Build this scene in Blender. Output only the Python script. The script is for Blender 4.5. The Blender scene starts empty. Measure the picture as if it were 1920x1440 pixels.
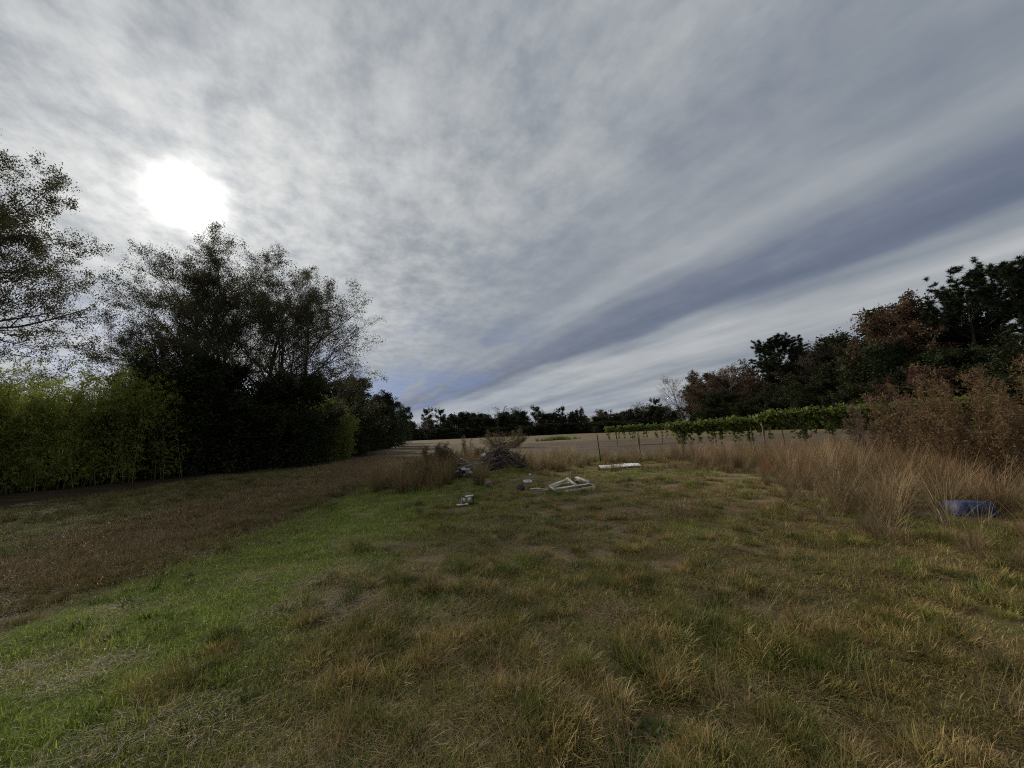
import bpy, math, random
import numpy as np
from mathutils import Vector, Matrix

rad = math.radians
scn = bpy.context.scene
COL = scn.collection

# ------------------------------------------------------------------ camera
FPX = 721.0                       # focal length in photo pixels (1920 wide)
PITCH, ROLL, CAMH = rad(7.2), rad(2.4), 1.6
_F = np.array([0, math.cos(PITCH), math.sin(PITCH)])
_U0 = np.array([0, -math.sin(PITCH), math.cos(PITCH)])
_R0 = np.array([1.0, 0, 0])
_R = math.cos(ROLL) * _R0 - math.sin(ROLL) * _U0
_U = math.sin(ROLL) * _R0 + math.cos(ROLL) * _U0
cam_d = bpy.data.cameras.new("camera")
cam_d.sensor_width = 36.0
cam_d.lens = FPX / 1920 * 36.0
cam_d.clip_start = 0.05
cam_d.clip_end = 8000
cam = bpy.data.objects.new("camera", cam_d)
COL.objects.link(cam)
m = Matrix.Identity(4)
for i in range(3):
    m[i][0], m[i][1], m[i][2] = _R[i], _U[i], -_F[i]
m[2][3] = CAMH
cam.matrix_world = m
scn.camera = cam


def ray(x, y):
    return _F + (x - 960) / FPX * _R + (720 - y) / FPX * _U


def gp(x, y):
    """ground point seen at a photo pixel"""
    d = ray(x, y)
    t = -CAMH / d[2]
    return float(d[0] * t), float(d[1] * t)


def at(x, y, Y):
    """point at distance Y along the view on the ray of a photo pixel"""
    d = ray(x, y)
    t = Y / d[1]
    return float(d[0] * t), Y, float(d[2] * t + CAMH)


# ------------------------------------------------------------------ sky, sun, exposure
SUN = ray(350, 372)
SUN = SUN / np.linalg.norm(SUN)
SUN_EL = math.asin(SUN[2])
SUN_AZ = math.atan2(SUN[0], SUN[1])
scn.view_settings.view_transform = 'Standard'
scn.view_settings.look = 'None'
scn.view_settings.gamma = 1.0
scn.view_settings.exposure = 0.0
scn.render.engine = 'CYCLES'
scn.cycles.max_bounces = 4
scn.cycles.diffuse_bounces = 2
scn.cycles.transmission_bounces = 2
scn.cycles.transparent_max_bounces = 6
scn.cycles.filter_width = 1.1
scn.cycles.use_denoising = False
scn.cycles.caustics_reflective = False
scn.cycles.caustics_refractive = False


class NT:
    """small node helper"""
    def __init__(self, tree):
        self.t = tree
        self.n = tree.nodes
        self.l = tree.links

    def node(self, typ, **kw):
        nd = self.n.new(typ)
        for k, v in kw.items():
            setattr(nd, k, v)
        return nd

    def put(self, sock, v):
        if isinstance(v, bpy.types.NodeSocket):
            self.l.new(v, sock)
        elif v is not None:
            sock.default_value = v

    def m(self, op, a, b=None, c=None, clamp=False):
        nd = self.node('ShaderNodeMath', operation=op, use_clamp=clamp)
        for i, v in enumerate((a, b, c)):
            self.put(nd.inputs[i], v)
        return nd.outputs[0]

    def vm(self, op, a, b=None, s=None):
        nd = self.node('ShaderNodeVectorMath', operation=op)
        self.put(nd.inputs[0], a)
        if b is not None:
            self.put(nd.inputs[1], b)
        if s is not None:
            self.put(nd.inputs['Scale'], s)
        return nd.outputs['Value' if op in ('DOT_PRODUCT', 'LENGTH', 'DISTANCE') else 'Vector']

    def mix(self, f, a, b, blend='MIX'):
        nd = self.node('ShaderNodeMix', data_type='RGBA', blend_type=blend)
        self.put(nd.inputs[0], f)
        self.put(nd.inputs[6], a)
        self.put(nd.inputs[7], b)
        return nd.outputs[2]

    def noise(self, vec, scale, detail=4, rough=.5, dist=0.0, dim='3D'):
        nd = self.node('ShaderNodeTexNoise', noise_dimensions=dim)
        if vec is not None:
            self.l.new(vec, nd.inputs['Vector'])
        nd.inputs['Scale'].default_value = scale
        nd.inputs['Detail'].default_value = detail
        nd.inputs['Roughness'].default_value = rough
        nd.inputs['Distortion'].default_value = dist
        return nd.outputs['Fac']

    def mr(self, v, a, b, c=0.0, d=1.0, smooth=True):
        nd = self.node('ShaderNodeMapRange', interpolation_type='SMOOTHSTEP' if smooth else 'LINEAR')
        for i, q in enumerate((v, a, b, c, d)):
            self.put(nd.inputs[i], q)
        return nd.outputs[0]

    def ramp(self, v, stops, interp='EASE'):
        nd = self.node('ShaderNodeValToRGB')
        cr = nd.color_ramp
        cr.interpolation = interp
        while len(cr.elements) < len(stops):
            cr.elements.new(0.5)
        for e, (p, c) in zip(cr.elements, stops):
            e.position = p
            e.color = (c, c, c, 1) if not isinstance(c, tuple) else tuple(c) + (1,)
        self.put(nd.inputs[0], v)
        return nd.outputs[0]

    def xyz(self, x, y, z=0.0):
        nd = self.node('ShaderNodeCombineXYZ')
        for i, v in enumerate((x, y, z)):
            self.put(nd.inputs[i], v)
        return nd.outputs[0]


def rgb(r, g, b):
    return (r, g, b, 1.0)


world = bpy.data.worlds.new("World")
scn.world = world
world.use_nodes = True
W = NT(world.node_tree)
W.n.clear()
tc = W.node('ShaderNodeTexCoord')
dirv = W.vm('NORMALIZE', tc.outputs['Generated'])
sep = W.node('ShaderNodeSeparateXYZ')
W.l.new(dirv, sep.inputs[0])
dz = W.m('MAXIMUM', sep.outputs[2], 0.0)
AZB = rad(-30)
den = W.m('ADD', dz, 0.10)
uu = W.m('DIVIDE', W.vm('DOT_PRODUCT', dirv, (math.sin(AZB), math.cos(AZB), 0)), den)
vv = W.m('DIVIDE', W.vm('DOT_PRODUCT', dirv, (math.cos(AZB), -math.sin(AZB), 0)), den)
# broad warp, then cloud streets running along uu
def n2(su, sv, ou, ov, detail, rough, dist=0.0):
    return W.noise(W.xyz(W.m('MULTIPLY_ADD', uu, su, ou), W.m('MULTIPLY_ADD', vv, sv, ov)), 1.0, detail, rough, dist, '2D')
warp = n2(.7, 1.3, 3.1, 7.7, 2, .5)
vw = W.m('ADD', W.m('ADD', vv, W.m('MULTIPLY', W.m('SUBTRACT', warp, .5), .45)),
         W.m('MULTIPLY', W.m('MAXIMUM', W.m('SUBTRACT', uu, 2.0), 0.0), .17))
bands = W.ramp(W.m('DIVIDE', W.m('ADD', vw, 2.0), 7.0), [
    (0.00, .44), (.22, .47), (.33, .47), (.395, .44), (.435, .37), (.47, .36), (.50, .40),
    (.53, .31), (.565, .19), (.603, .11), (.630, .36), (.67, .56), (.80, .43), (.88, .50), (1.0, .44)])
streak = n2(.55, 3.6, .7, 1.9, 3, .55)
big = n2(1.25, 1.5, 8.3, 2.2, 4, .58)
fine = n2(8.0, 10.0, 5.9, 4.4, 4, .62)
wisp = n2(3.4, 4.2, 1.3, 9.1, 5, .60)
# the mottled (dappled) sheet is strongest on the left half of the sky, the streets stay smooth
mott = W.mr(vw, 1.6, .1, .06, 1.0)
val = W.m('ADD', bands, W.m('MULTIPLY', W.m('SUBTRACT', streak, .5), W.mr(vw, .9, 1.8, .12, .26)))
val = W.m('ADD', val, W.m('MULTIPLY', W.m('SUBTRACT', big, .5), W.mr(vw, 1.9, .8, .24, .38)))
val = W.m('ADD', val, W.m('MULTIPLY', W.m('MULTIPLY', W.m('SUBTRACT', fine, .5), .36), mott))
val = W.m('ADD', val, W.m('MULTIPLY', W.m('MULTIPLY', W.m('SUBTRACT', wisp, .5), .38), mott))
# forward scattering of the sun in thin cloud
cosg = W.m('MAXIMUM', W.vm('DOT_PRODUCT', dirv, tuple(SUN)), 0.0)
ang = W.m('ARCCOSINE', W.m('MINIMUM', cosg, .999999))
ang = W.m('MULTIPLY', ang, W.m('ADD', 1.0, W.m('MULTIPLY', W.m('SUBTRACT', wisp, .5), .8)))
def lobe(width, amp, power=1.0):
    return W.m('MULTIPLY', W.m('EXPONENT', W.m('MULTIPLY', W.m('POWER', W.m('DIVIDE', ang, width), power), -1.0)), amp)
glow = W.m('ADD', W.m('ADD', lobe(.48, .24), lobe(.15, .30, 1.0)), lobe(.027, 7.0, 1.45))
# thin cloud transmits more glow where it is thinner
thin = W.mr(W.m('ADD', W.m('MULTIPLY', fine, .5), W.m('MULTIPLY', wisp, .5)), .3, .7, .70, 1.28)
glow = W.m('MULTIPLY', glow, thin)
colr = W.node('ShaderNodeValToRGB')
cr = colr.color_ramp
cr.interpolation = 'LINEAR'
stops = [(0.0, (.105, .135, .20)), (.18, (.155, .185, .255)), (.36, (.252, .284, .328)), (.55, (.39, .415, .44)), (.8, (.58, .59, .60)), (1.0, (.75, .75, .74))]
while len(cr.elements) < len(stops):
    cr.elements.new(.5)
for e, (p, c) in zip(cr.elements, stops):
    e.position = p
    e.color = c + (1,)
W.l.new(val, colr.inputs[0])
sky = W.node('ShaderNodeTexSky', sky_type='NISHITA')
sky.sun_disc = False
sky.sun_elevation = SUN_EL
sky.sun_rotation = SUN_AZ
sky.air_density = 1.0
sky.dust_density = .6
W.l.new(W.vm('NORMALIZE', W.vm('ADD', dirv, (0, 0, .45))), sky.inputs[0])   # the gaps show the deeper blue above the haze
sky_c = W.vm('MULTIPLY', W.vm('SCALE', sky.outputs[0], s=0.055), (.82, .95, 1.2))
# gaps where the blue sky shows, low over the horizon
gapn = n2(.5, 1.7, 2.2, 6.1, 3, .5)
gap = W.m('MULTIPLY', W.mr(vw, 2.35, 2.05, .18, 1.0), W.m('MULTIPLY', W.m('MULTIPLY', W.m('MAXIMUM', W.mr(gapn, .47, .62), W.m('MULTIPLY', W.mr(gapn, .38, .5), W.mr(uu, 2.8, 4.2))), W.mr(dz, .36, .10)), .85))
cl = W.mix(gap, colr.outputs[0], sky_c)
glc = W.vm('SCALE', (1.0, .965, .88), s=glow)
tot = W.vm('ADD', cl, glc)
bg = W.node('ShaderNodeBackground')
W.l.new(tot, bg.inputs[0])
bg.inputs[1].default_value = 1.0
world.cycles.sampling_method = 'MANUAL'
world.cycles.sample_map_resolution = 512
wo = W.node('ShaderNodeOutputWorld')
W.l.new(bg.outputs[0], wo.inputs[0])

sun_d = bpy.data.lights.new("sun", 'SUN')
sun_d.energy = 3.5
sun_d.angle = rad(8)
sun_d.color = (1.0, .94, .84)
sun = bpy.data.objects.new("sun", sun_d)
sun.rotation_euler = Vector(tuple(-SUN)).to_track_quat('-Z', 'Y').to_euler()
sun.location = (0, 0, 30)
COL.objects.link(sun)


# ------------------------------------------------------------------ helpers: noise, meshes, materials
def _hash(i, j, s):
    n = (i.astype(np.int64) * 374761393 + j.astype(np.int64) * 668265263 + s * 1442695041) & 0x7fffffff
    n = ((n ^ (n >> 13)) * 1274126177) & 0x7fffffff
    return ((n ^ (n >> 16)) & 0xffff) / 65535.0


def vnoise(x, y, scale=1.0, seed=0, octaves=3):
    x = np.asarray(x, float) * scale
    y = np.asarray(y, float) * scale
    tot = np.zeros_like(x); amp = 1.0; norm = 0
    for o in range(octaves):
        i = np.floor(x); j = np.floor(y)
        fx = x - i; fy = y - j
        fx = fx * fx * (3 - 2 * fx); fy = fy * fy * (3 - 2 * fy)
        a = _hash(i, j, seed + o); b = _hash(i + 1, j, seed + o)
        c = _hash(i, j + 1, seed + o); d = _hash(i + 1, j + 1, seed + o)
        tot += amp * ((a * (1 - fx) + b * fx) * (1 - fy) + (c * (1 - fx) + d * fx) * fy)
        norm += amp; amp *= .5; x = x * 2.03 + 17.1; y = y * 2.03 + 5.7
    return tot / norm


def sstep(x, a, b):
    t = np.clip((x - a) / (b - a), 0, 1)
    return t * t * (3 - 2 * t)


def pdist(x, y, poly):
    """distance to a polyline"""
    best = np.full(np.shape(x), 1e9)
    for (x0, y0), (x1, y1) in zip(poly[:-1], poly[1:]):
        dx, dy = x1 - x0, y1 - y0
        t = np.clip(((x - x0) * dx + (y - y0) * dy) / (dx * dx + dy * dy), 0, 1)
        best = np.minimum(best, np.hypot(x - x0 - t * dx, y - y0 - t * dy))
    return best


class MB:
    """collects tubes, quads, triangles and boxes into one mesh"""
    def __init__(self):
        self.v = []; self.c = []; self.q = []; self.t = []; self.n = 0

    def _add(self, v, col):
        v = np.asarray(v, float).reshape(-1, 3)
        base = self.n
        self.v.append(v); self.n += len(v)
        c = np.empty((len(v), 3)); c[:] = col if col is not None else 1.0
        self.c.append(c)
        return base

    def quads(self, v4, col=None):            # v4: (N,4,3), col: (N,3) or one colour
        v4 = np.asarray(v4, float); N = len(v4)
        if col is not None and np.ndim(col) == 2:
            col = np.repeat(np.asarray(col), 4, axis=0)
        b = self._add(v4, col)
        self.q.append(b + np.arange(N * 4).reshape(N, 4))

    def tris(self, v3, col=None):
        v3 = np.asarray(v3, float); N = len(v3)
        if col is not None and np.ndim(col) == 2:
            col = np.repeat(np.asarray(col), 3, axis=0)
        b = self._add(v3, col)
        self.t.append(b + np.arange(N * 3).reshape(N, 3))

    def tube(self, pts, radii, sides=5, col=None, cap=True):
        P = np.asarray(pts, float); n = len(P)
        T = np.gradient(P, axis=0)
        T /= np.linalg.norm(T, axis=1)[:, None] + 1e-9
        ref = np.array([0.31, 0.87, 0.38]) if abs(T[0] @ np.array([.31, .87, .38])) < .9 else np.array([1., 0, 0])
        A = np.cross(T, ref); A /= np.linalg.norm(A, axis=1)[:, None] + 1e-9
        B = np.cross(T, A)
        a = np.arange(sides) * 2 * math.pi / sides
        R = np.broadcast_to(np.asarray(radii, float), (n,))
        ring = P[:, None, :] + R[:, None, None] * (np.cos(a)[None, :, None] * A[:, None, :] + np.sin(a)[None, :, None] * B[:, None, :])
        b = self._add(ring, col)
        idx = b + np.arange(n * sides).reshape(n, sides)
        i0 = idx[:-1]; i1 = idx[1:]
        q = np.stack([i0, np.roll(i0, -1, 1), np.roll(i1, -1, 1), i1], -1).reshape(-1, 4)
        self.q.append(q)
        if cap:
            for k, rr in ((0, idx[0][::-1]), (n - 1, idx[-1])):
                cb = self._add(P[k], col if col is None or np.ndim(col) == 1 else col[0])
                self.t.append(np.stack([rr, np.roll(rr, -1), np.full(sides, cb)], -1))

    def box(self, size, mat=None, col=None, taper=1.0):
        sx, sy, sz = (s / 2 for s in size)
        v = np.array([(x * (taper if z < 0 else 1), y * (taper if z < 0 else 1), z) for z in (-sz, sz) for y in (-sy, sy) for x in (-sx, sx)])
        if mat is not None:
            M = np.array(mat); v = v @ M[:3, :3].T + M[:3, 3]
        b = self._add(v, col)
        self.q.append(b + np.array([(0, 2, 3, 1), (4, 5, 7, 6), (0, 1, 5, 4), (2, 6, 7, 3), (0, 4, 6, 2), (1, 3, 7, 5)]))

    def mesh(self, name, mat, smooth=False):
        me = bpy.data.meshes.new(name)
        v = np.concatenate(self.v); c = np.concatenate(self.c)
        q = np.concatenate(self.q) if self.q else np.zeros((0, 4), int)
        t = np.concatenate(self.t) if self.t else np.zeros((0, 3), int)
        loops = np.concatenate([q.ravel(), t.ravel()]).astype(np.int32)
        sizes = np.concatenate([np.full(len(q), 4), np.full(len(t), 3)])
        starts = np.concatenate([[0], np.cumsum(sizes)[:-1]]).astype(np.int32)
        me.vertices.add(len(v)); me.vertices.foreach_set('co', v.astype(np.float32).ravel())
        me.loops.add(len(loops)); me.loops.foreach_set('vertex_index', loops)
        me.polygons.add(len(sizes)); me.polygons.foreach_set('loop_start', starts)
        if smooth:
            me.polygons.foreach_set('use_smooth', np.ones(len(sizes), bool))
        me.update(calc_edges=True)
        ca = me.color_attributes.new('Col', 'FLOAT_COLOR', 'POINT')
        rgba = np.ones((len(v), 4), np.float32); rgba[:, :3] = c
        ca.data.foreach_set('color', rgba.ravel())
        if mat:
            me.materials.append(mat)
        return me

    def obj(self, name, mat, parent=None, smooth=False, loc=None):
        o = bpy.data.objects.new(name, self.mesh(name, mat, smooth))
        COL.objects.link(o)
        if parent:
            o.parent = parent
        if loc is not None:
            o.location = loc
        return o


def tag(o, label=None, cat=None, group=None, kind=None):
    for k, v in (('label', label), ('category', cat), ('group', group), ('kind', kind)):
        if v:
            o[k] = v
    return o


def empty(name, loc, label=None, cat=None, group=None, rz=0.0, scale=None):
    o = bpy.data.objects.new(name, None)
    COL.objects.link(o)
    o.empty_display_size = .2
    o.location = loc
    o.rotation_euler = (0, 0, rz)
    if scale is not None:
        o.scale = scale
    return tag(o, label, cat, group)


def part(name, mesh, parent, kind=None):
    o = bpy.data.objects.new(name, mesh)
    COL.objects.link(o)
    o.parent = parent
    if kind:
        o['kind'] = kind
    return o


def new_mat(name):
    mt = bpy.data.materials.new(name)
    mt.use_nodes = True
    t = NT(mt.node_tree)
    t.n.clear()
    out = t.node('ShaderNodeOutputMaterial')
    return mt, t, out


def solid_mat(name, color, rough=.8, noise_scale=8.0, var=.35, bump=.0, bscale=40.0, attr=True, metallic=0.0, dirt=None):
    mt, t, out = new_mat(name)
    tcn = t.node('ShaderNodeTexCoord')
    n = t.noise(tcn.outputs['Object'], noise_scale, 5, .6)
    dark = tuple(c * (1 - var) for c in color); lite = tuple(min(1, c * (1 + var)) for c in color)
    c = t.mix(t.mr(n, .3, .7), rgb(*dark), rgb(*lite))
    if dirt:
        n2 = t.noise(tcn.outputs['Object'], noise_scale * .6 + 1.3, 6, .65, .5)
        c = t.mix(t.mr(n2, .42, .66), c, rgb(*dirt))
    if attr:
        a = t.node('ShaderNodeAttribute', attribute_name='Col')
        c = t.mix(1.0, c, a.outputs['Color'], 'MULTIPLY')
    p = t.node('ShaderNodeBsdfPrincipled')
    t.l.new(c, p.inputs['Base Color'])
    p.inputs['Roughness'].default_value = rough
    p.inputs['Metallic'].default_value = metallic
    if bump:
        b = t.node('ShaderNodeBump')
        b.inputs['Strength'].default_value = bump
        b.inputs['Distance'].default_value = .02
        t.l.new(t.noise(tcn.outputs['Object'], bscale, 6, .65), b.inputs['Height'])
        t.l.new(b.outputs[0], p.inputs['Normal'])
    t.l.new(p.outputs[0], out.inputs[0])
    return mt


def leaf_mat(name, color, transl=.35, rough=.6, inst=None, spec=.25):
    """thin leaf: colour from the mesh's own leaf colours (times the tint of its clump)"""
    mt, t, out = new_mat(name)
    a = t.node('ShaderNodeAttribute', attribute_name='Col')
    c = t.mix(1.0, rgb(*color), a.outputs['Color'], 'MULTIPLY')
    if inst:
        ai = t.node('ShaderNodeAttribute', attribute_name=inst, attribute_type='INSTANCER')
        c = t.mix(1.0, c, ai.outputs['Color'], 'MULTIPLY')
    p = t.node('ShaderNodeBsdfPrincipled')
    t.l.new(c, p.inputs['Base Color'])
    p.inputs['Roughness'].default_value = rough
    p.inputs['Specular IOR Level'].default_value = spec
    tr = t.node('ShaderNodeBsdfTranslucent')
    t.l.new(c, tr.inputs[0])
    mx = t.node('ShaderNodeMixShader')
    mx.inputs[0].default_value = transl
    t.l.new(p.outputs[0], mx.inputs[1])
    t.l.new(tr.outputs[0], mx.inputs[2])
    t.l.new(mx.outputs[0], out.inputs[0])
    return mt


# ------------------------------------------------------------------ the lie of the land
TRACK = [(-7.0, -4), (-6.8, 2), (-6.4, 6), (-6.9, 9.5), (-7.7, 16), (-10.6, 30), (-14, 46), (-21, 75), (-26, 110)]
STRIP = [(-3.6, -4), (-3.6, 1), (-3.6, 3.3), (-3.5, 5), (-3.4, 7), (-3.3, 9.5), (-3.3, 12), (-3.9, 15)]
BAMBOO = [(-17.5, 8), (-17.2, 12.7), (-18.2, 18.2), (-16.5, 21.4), (-14.9, 25.6), (-14.0, 33), (-17, 48), (-25, 75), (-36, 110)]


def gz(x, y):
    x = np.asarray(x, float); y = np.asarray(y, float)
    d = np.hypot(x, y)
    z = (vnoise(x, y, .9, 11, 3) - .5) * .10 * sstep(d, 0, 3) * (1 - sstep(d, 25, 60) * .7)
    z += (vnoise(x, y, .12, 5, 2) - .5) * .22 * sstep(d, 6, 25)
    z += .35 * np.exp(-(((x + .35) / 1.1) ** 2 + ((y - 14.9) / .9) ** 2))          # spoil heap under the brush pile
    z += .25 * np.exp(-(((y - 58) / 7) ** 2)) * sstep(x, -6, 8)                    # low bank beyond the ploughed strip
    z -= .07 * np.exp(-((x + 6.9 + (y - 8) * .05) / 1.2) ** 2) * (1 - sstep(y, 20, 40))
    return z


def gz1(x, y):
    return float(gz(np.array([x]), np.array([y]))[0])


C_GREEN = np.array([.120, .145, .034]); C_OLIVE = np.array([.120, .108, .042]); C_BROWN = np.array([.150, .108, .055])
C_RUST = np.array([.165, .118, .072]); C_VERGE = np.array([.100, .095, .042]); C_PLOUGH = np.array([.135, .107, .080])
C_STUB = np.array([.195, .158, .098]); C_STRAW = np.array([.25, .20, .12]); C_LITTER = np.array([.055, .042, .026])


def ground_col(x, y):
    x = np.asarray(x, float); y = np.asarray(y, float)
    n1 = vnoise(x, y, .7, 21, 4); n2 = vnoise(x, y, 2.2, 31, 3); n3 = vnoise(x, y, .22, 41, 3)
    def L(a, b, t):
        return a * (1 - t)[..., None] + b * t[..., None]
    w = (n1 - .5) * 1.6
    c = np.broadcast_to(C_OLIVE, x.shape + (3,)).copy()
    c = L(c, C_BROWN, sstep(x + w * 2.5 + (y - 8) * .04, -.8, 3.5) * (.45 + .55 * sstep(n1, .35, .6)))
    c = L(c, C_GREEN, sstep(n1, .52, .68) * .7 * (1 - sstep(y, 20, 35)))
    ds = pdist(x, y, STRIP)
    c = L(c, C_GREEN * 1.15, (1 - sstep(ds + w, .7, 2.2)) * .95)
    c = L(c, C_STRAW, (1 - sstep(ds + w * 1.6, -.3, .5)) * sstep(n2, .5, .7) * .6)
    bare = (1 - sstep(vnoise(x, y, 1.7, 63, 3) + .25 * (x < -2.2), .36, .46)) * (y < 26)
    c = L(c, C_STRAW * .95, bare * .75)
    left = sstep(-x - 4.75 - (y - 6) * .03 + w * .25, -.12, .12)
    c = L(c, C_VERGE, left)
    c = L(c, C_RUST, (1 - sstep(pdist(x, y, TRACK) + w * .8, .9, 2.0)) * .95 * (1 - sstep(y, 30, 60) * .5) * (.35 + .65 * sstep(y + w, 4, 9)))
    c = L(c, C_LITTER, (1 - sstep(pdist(x, y, BAMBOO) + w * .6, .3, 1.9)) * (1 - sstep(y, 40, 60)))
    c = L(c, C_LITTER, left * sstep(-x - 15 + w, -1, 1) * (y < 60))
    # ploughed strip and the stubble field beyond
    pl = sstep(y + w * .7 + np.abs(x - 12) * .0, 21.5, 24.0) * sstep(x + (y - 22) * .06 + w, -2.0, 1.0)
    c = L(c, C_PLOUGH, pl)
    lf = sstep(y + x * .3 + w * 3, 34, 42)
    c = L(c, C_STUB * .8, lf * (1 - pl))
    bank = sstep(y + w, 49, 54)
    c = L(c, C_STUB * .75 + C_OLIVE * .35, bank * sstep(x, -8, 0))
    c = L(c, C_STUB, sstep(y + w * 3, 66, 74))
    c *= (.78 + .44 * n2 + .3 * (n3 - .5))[..., None]
    return np.clip(c, .01, 1)


def axis(lo, hi, d0, k):
    """spacing d0 near zero that widens with distance"""
    out = [0.0]
    while out[-1] < hi:
        out.append(out[-1] + d0 + k * out[-1])
    neg = [0.0]
    while neg[-1] > lo:
        neg.append(neg[-1] - d0 + k * neg[-1])
    return np.array(neg[:0:-1] + out)


gx = axis(-3000, 3000, .07, .035)
gy = axis(-60, 5000, .07, .030)
X, Y = np.meshgrid(gx, gy)
gv = np.stack([X, Y, gz(X, Y)], -1).reshape(-1, 3)
b = MB()
b._add(gv, ground_col(X, Y).reshape(-1, 3))
idx = np.arange(len(gx) * len(gy)).reshape(len(gy), len(gx))
b.q.append(np.stack([idx[:-1, :-1], idx[:-1, 1:], idx[1:, 1:], idx[1:, :-1]], -1).reshape(-1, 4))

mg, t, out = new_mat('ground_soil_and_thatch')
tcn = t.node('ShaderNodeTexCoord')
pos = tcn.outputs['Object']
a = t.node('ShaderNodeAttribute', attribute_name='Col')
fib = t.noise(pos, 38, 6, .7, 1.5)
fib2 = t.noise(pos, 9, 5, .65, .8)
lump = t.noise(pos, 2.3, 5, .6)
c = t.mix(t.mr(fib, .3, .72), t.mix(1.0, a.outputs['Color'], rgb(.42, .40, .38), 'MULTIPLY'), t.mix(1.0, a.outputs['Color'], rgb(1.45, 1.4, 1.35), 'MULTIPLY'))
c = t.mix(t.mr(fib2, .35, .7, .0, .55), c, t.mix(1.0, c, rgb(.55, .5, .45), 'MULTIPLY'))
c = t.mix(t.mr(lump, .35, .7, .0, .4), c, t.mix(1.0, c, rgb(1.3, 1.2, 1.05), 'MULTIPLY'))
mp = t.node('ShaderNodeMapping')
mp.inputs['Scale'].default_value = (.09, 1.1, 1)
mp.inputs['Rotation'].default_value = (0, 0, rad(8))
t.l.new(pos, mp.inputs[0])
furrow = t.noise(mp.outputs[0], 1.6, 5, .65)
c = t.mix(t.mr(furrow, .40, .60, .0, .8), c, t.mix(1.0, c, rgb(.62, .60, .58), 'MULTIPLY'))
p = t.node('ShaderNodeBsdfPrincipled')
t.l.new(c, p.inputs['Base Color'])
p.inputs['Roughness'].default_value = .95
p.inputs['Specular IOR Level'].default_value = .1
bp = t.node('ShaderNodeBump')
bp.inputs['Strength'].default_value = .8
bp.inputs['Distance'].default_value = .03
t.l.new(t.m('ADD', t.m('MULTIPLY', fib, .4), fib2), bp.inputs['Height'])
t.l.new(bp.outputs[0], p.inputs['Normal'])
t.l.new(p.outputs[0], out.inputs[0])
ground = b.obj('ground', mg, smooth=True)
tag(ground, kind='structure', label='grassy field ground with brown track and ploughed strip', cat='ground')


# ------------------------------------------------------------------ leaves, needles and trees
def unit(v):
    return v / (np.linalg.norm(v, axis=-1, keepdims=True) + 1e-9)


def leaves(b, P, size, rng, col, colvar=.25, aspect=.5, droop=.0, hue=None):
    """one small diamond-shaped blade per point"""
    N = len(P)
    d = rng.normal(size=(N, 3)); d[:, 2] -= droop; d = unit(d)
    s = unit(np.cross(d, rng.normal(size=(N, 3))))
    L = size * rng.uniform(.65, 1.3, (N, 1))
    Wd = L * aspect * .5
    q = np.stack([P, P + d * L * .5 + s * Wd, P + d * L, P + d * L * .5 - s * Wd], 1)
    cc = np.array(col)[None] * rng.uniform(1 - colvar, 1 + colvar, (N, 1))
    if hue is not None:
        k = rng.uniform(0, 1, (N, 1)) ** 2
        cc = cc * (1 - k) + np.array(hue)[None] * k
    b.quads(q, cc)


class Spec:
    def __init__(self, **k):
        self.__dict__.update(k)


def grow(rnd, S, tubes, anchors, p, d, L, r, lvl):
    n = S.nseg[lvl]
    pts = [p.copy()]
    w = S.wob[lvl]; up = S.up[lvl]
    dirs = [d.copy()]
    for i in range(n):
        d = (d + Vector((rnd.gauss(0, w), rnd.gauss(0, w), rnd.gauss(0, w) + up))).normalized()
        p = p + d * (L / n)
        pts.append(p.copy()); dirs.append(d.copy())
    re = r * S.taper[lvl]
    tubes.append((pts, [r + (re - r) * i / n for i in range(n + 1)], S.sides[lvl]))
    if lvl == len(S.nseg) - 1:
        anchors.append((pts, L))
        return
    nc = S.nch[lvl]
    az = rnd.random() * 6.28
    for k in range(nc):
        tt = S.t0[lvl] + (1 - S.t0[lvl]) * (k + rnd.random()) / nc
        tt = min(tt, .995)
        f = tt * n; i = int(f); f -= i
        q = pts[i].lerp(pts[i + 1], f)
        dd = dirs[i + 1]
        az += 2.4 + rnd.uniform(-.5, .5)
        ang = S.ang[lvl] * rnd.uniform(.7, 1.25) * (1.0 - S.angtop[lvl] * tt)
        side = dd.orthogonal().normalized()
        side.rotate(Matrix.Rotation(az, 3, dd))
        nd = (dd * math.cos(ang) + side * math.sin(ang)).normalized()
        rl = r + (re - r) * tt
        shape = S.shape(tt) if lvl == 0 else (1.15 - .55 * tt)
        grow(rnd, S, tubes, anchors, q, nd, L * S.ratio[lvl] * shape * rnd.uniform(*S.var), max(.006, rl * S.rr[lvl]), lvl + 1)


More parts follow.
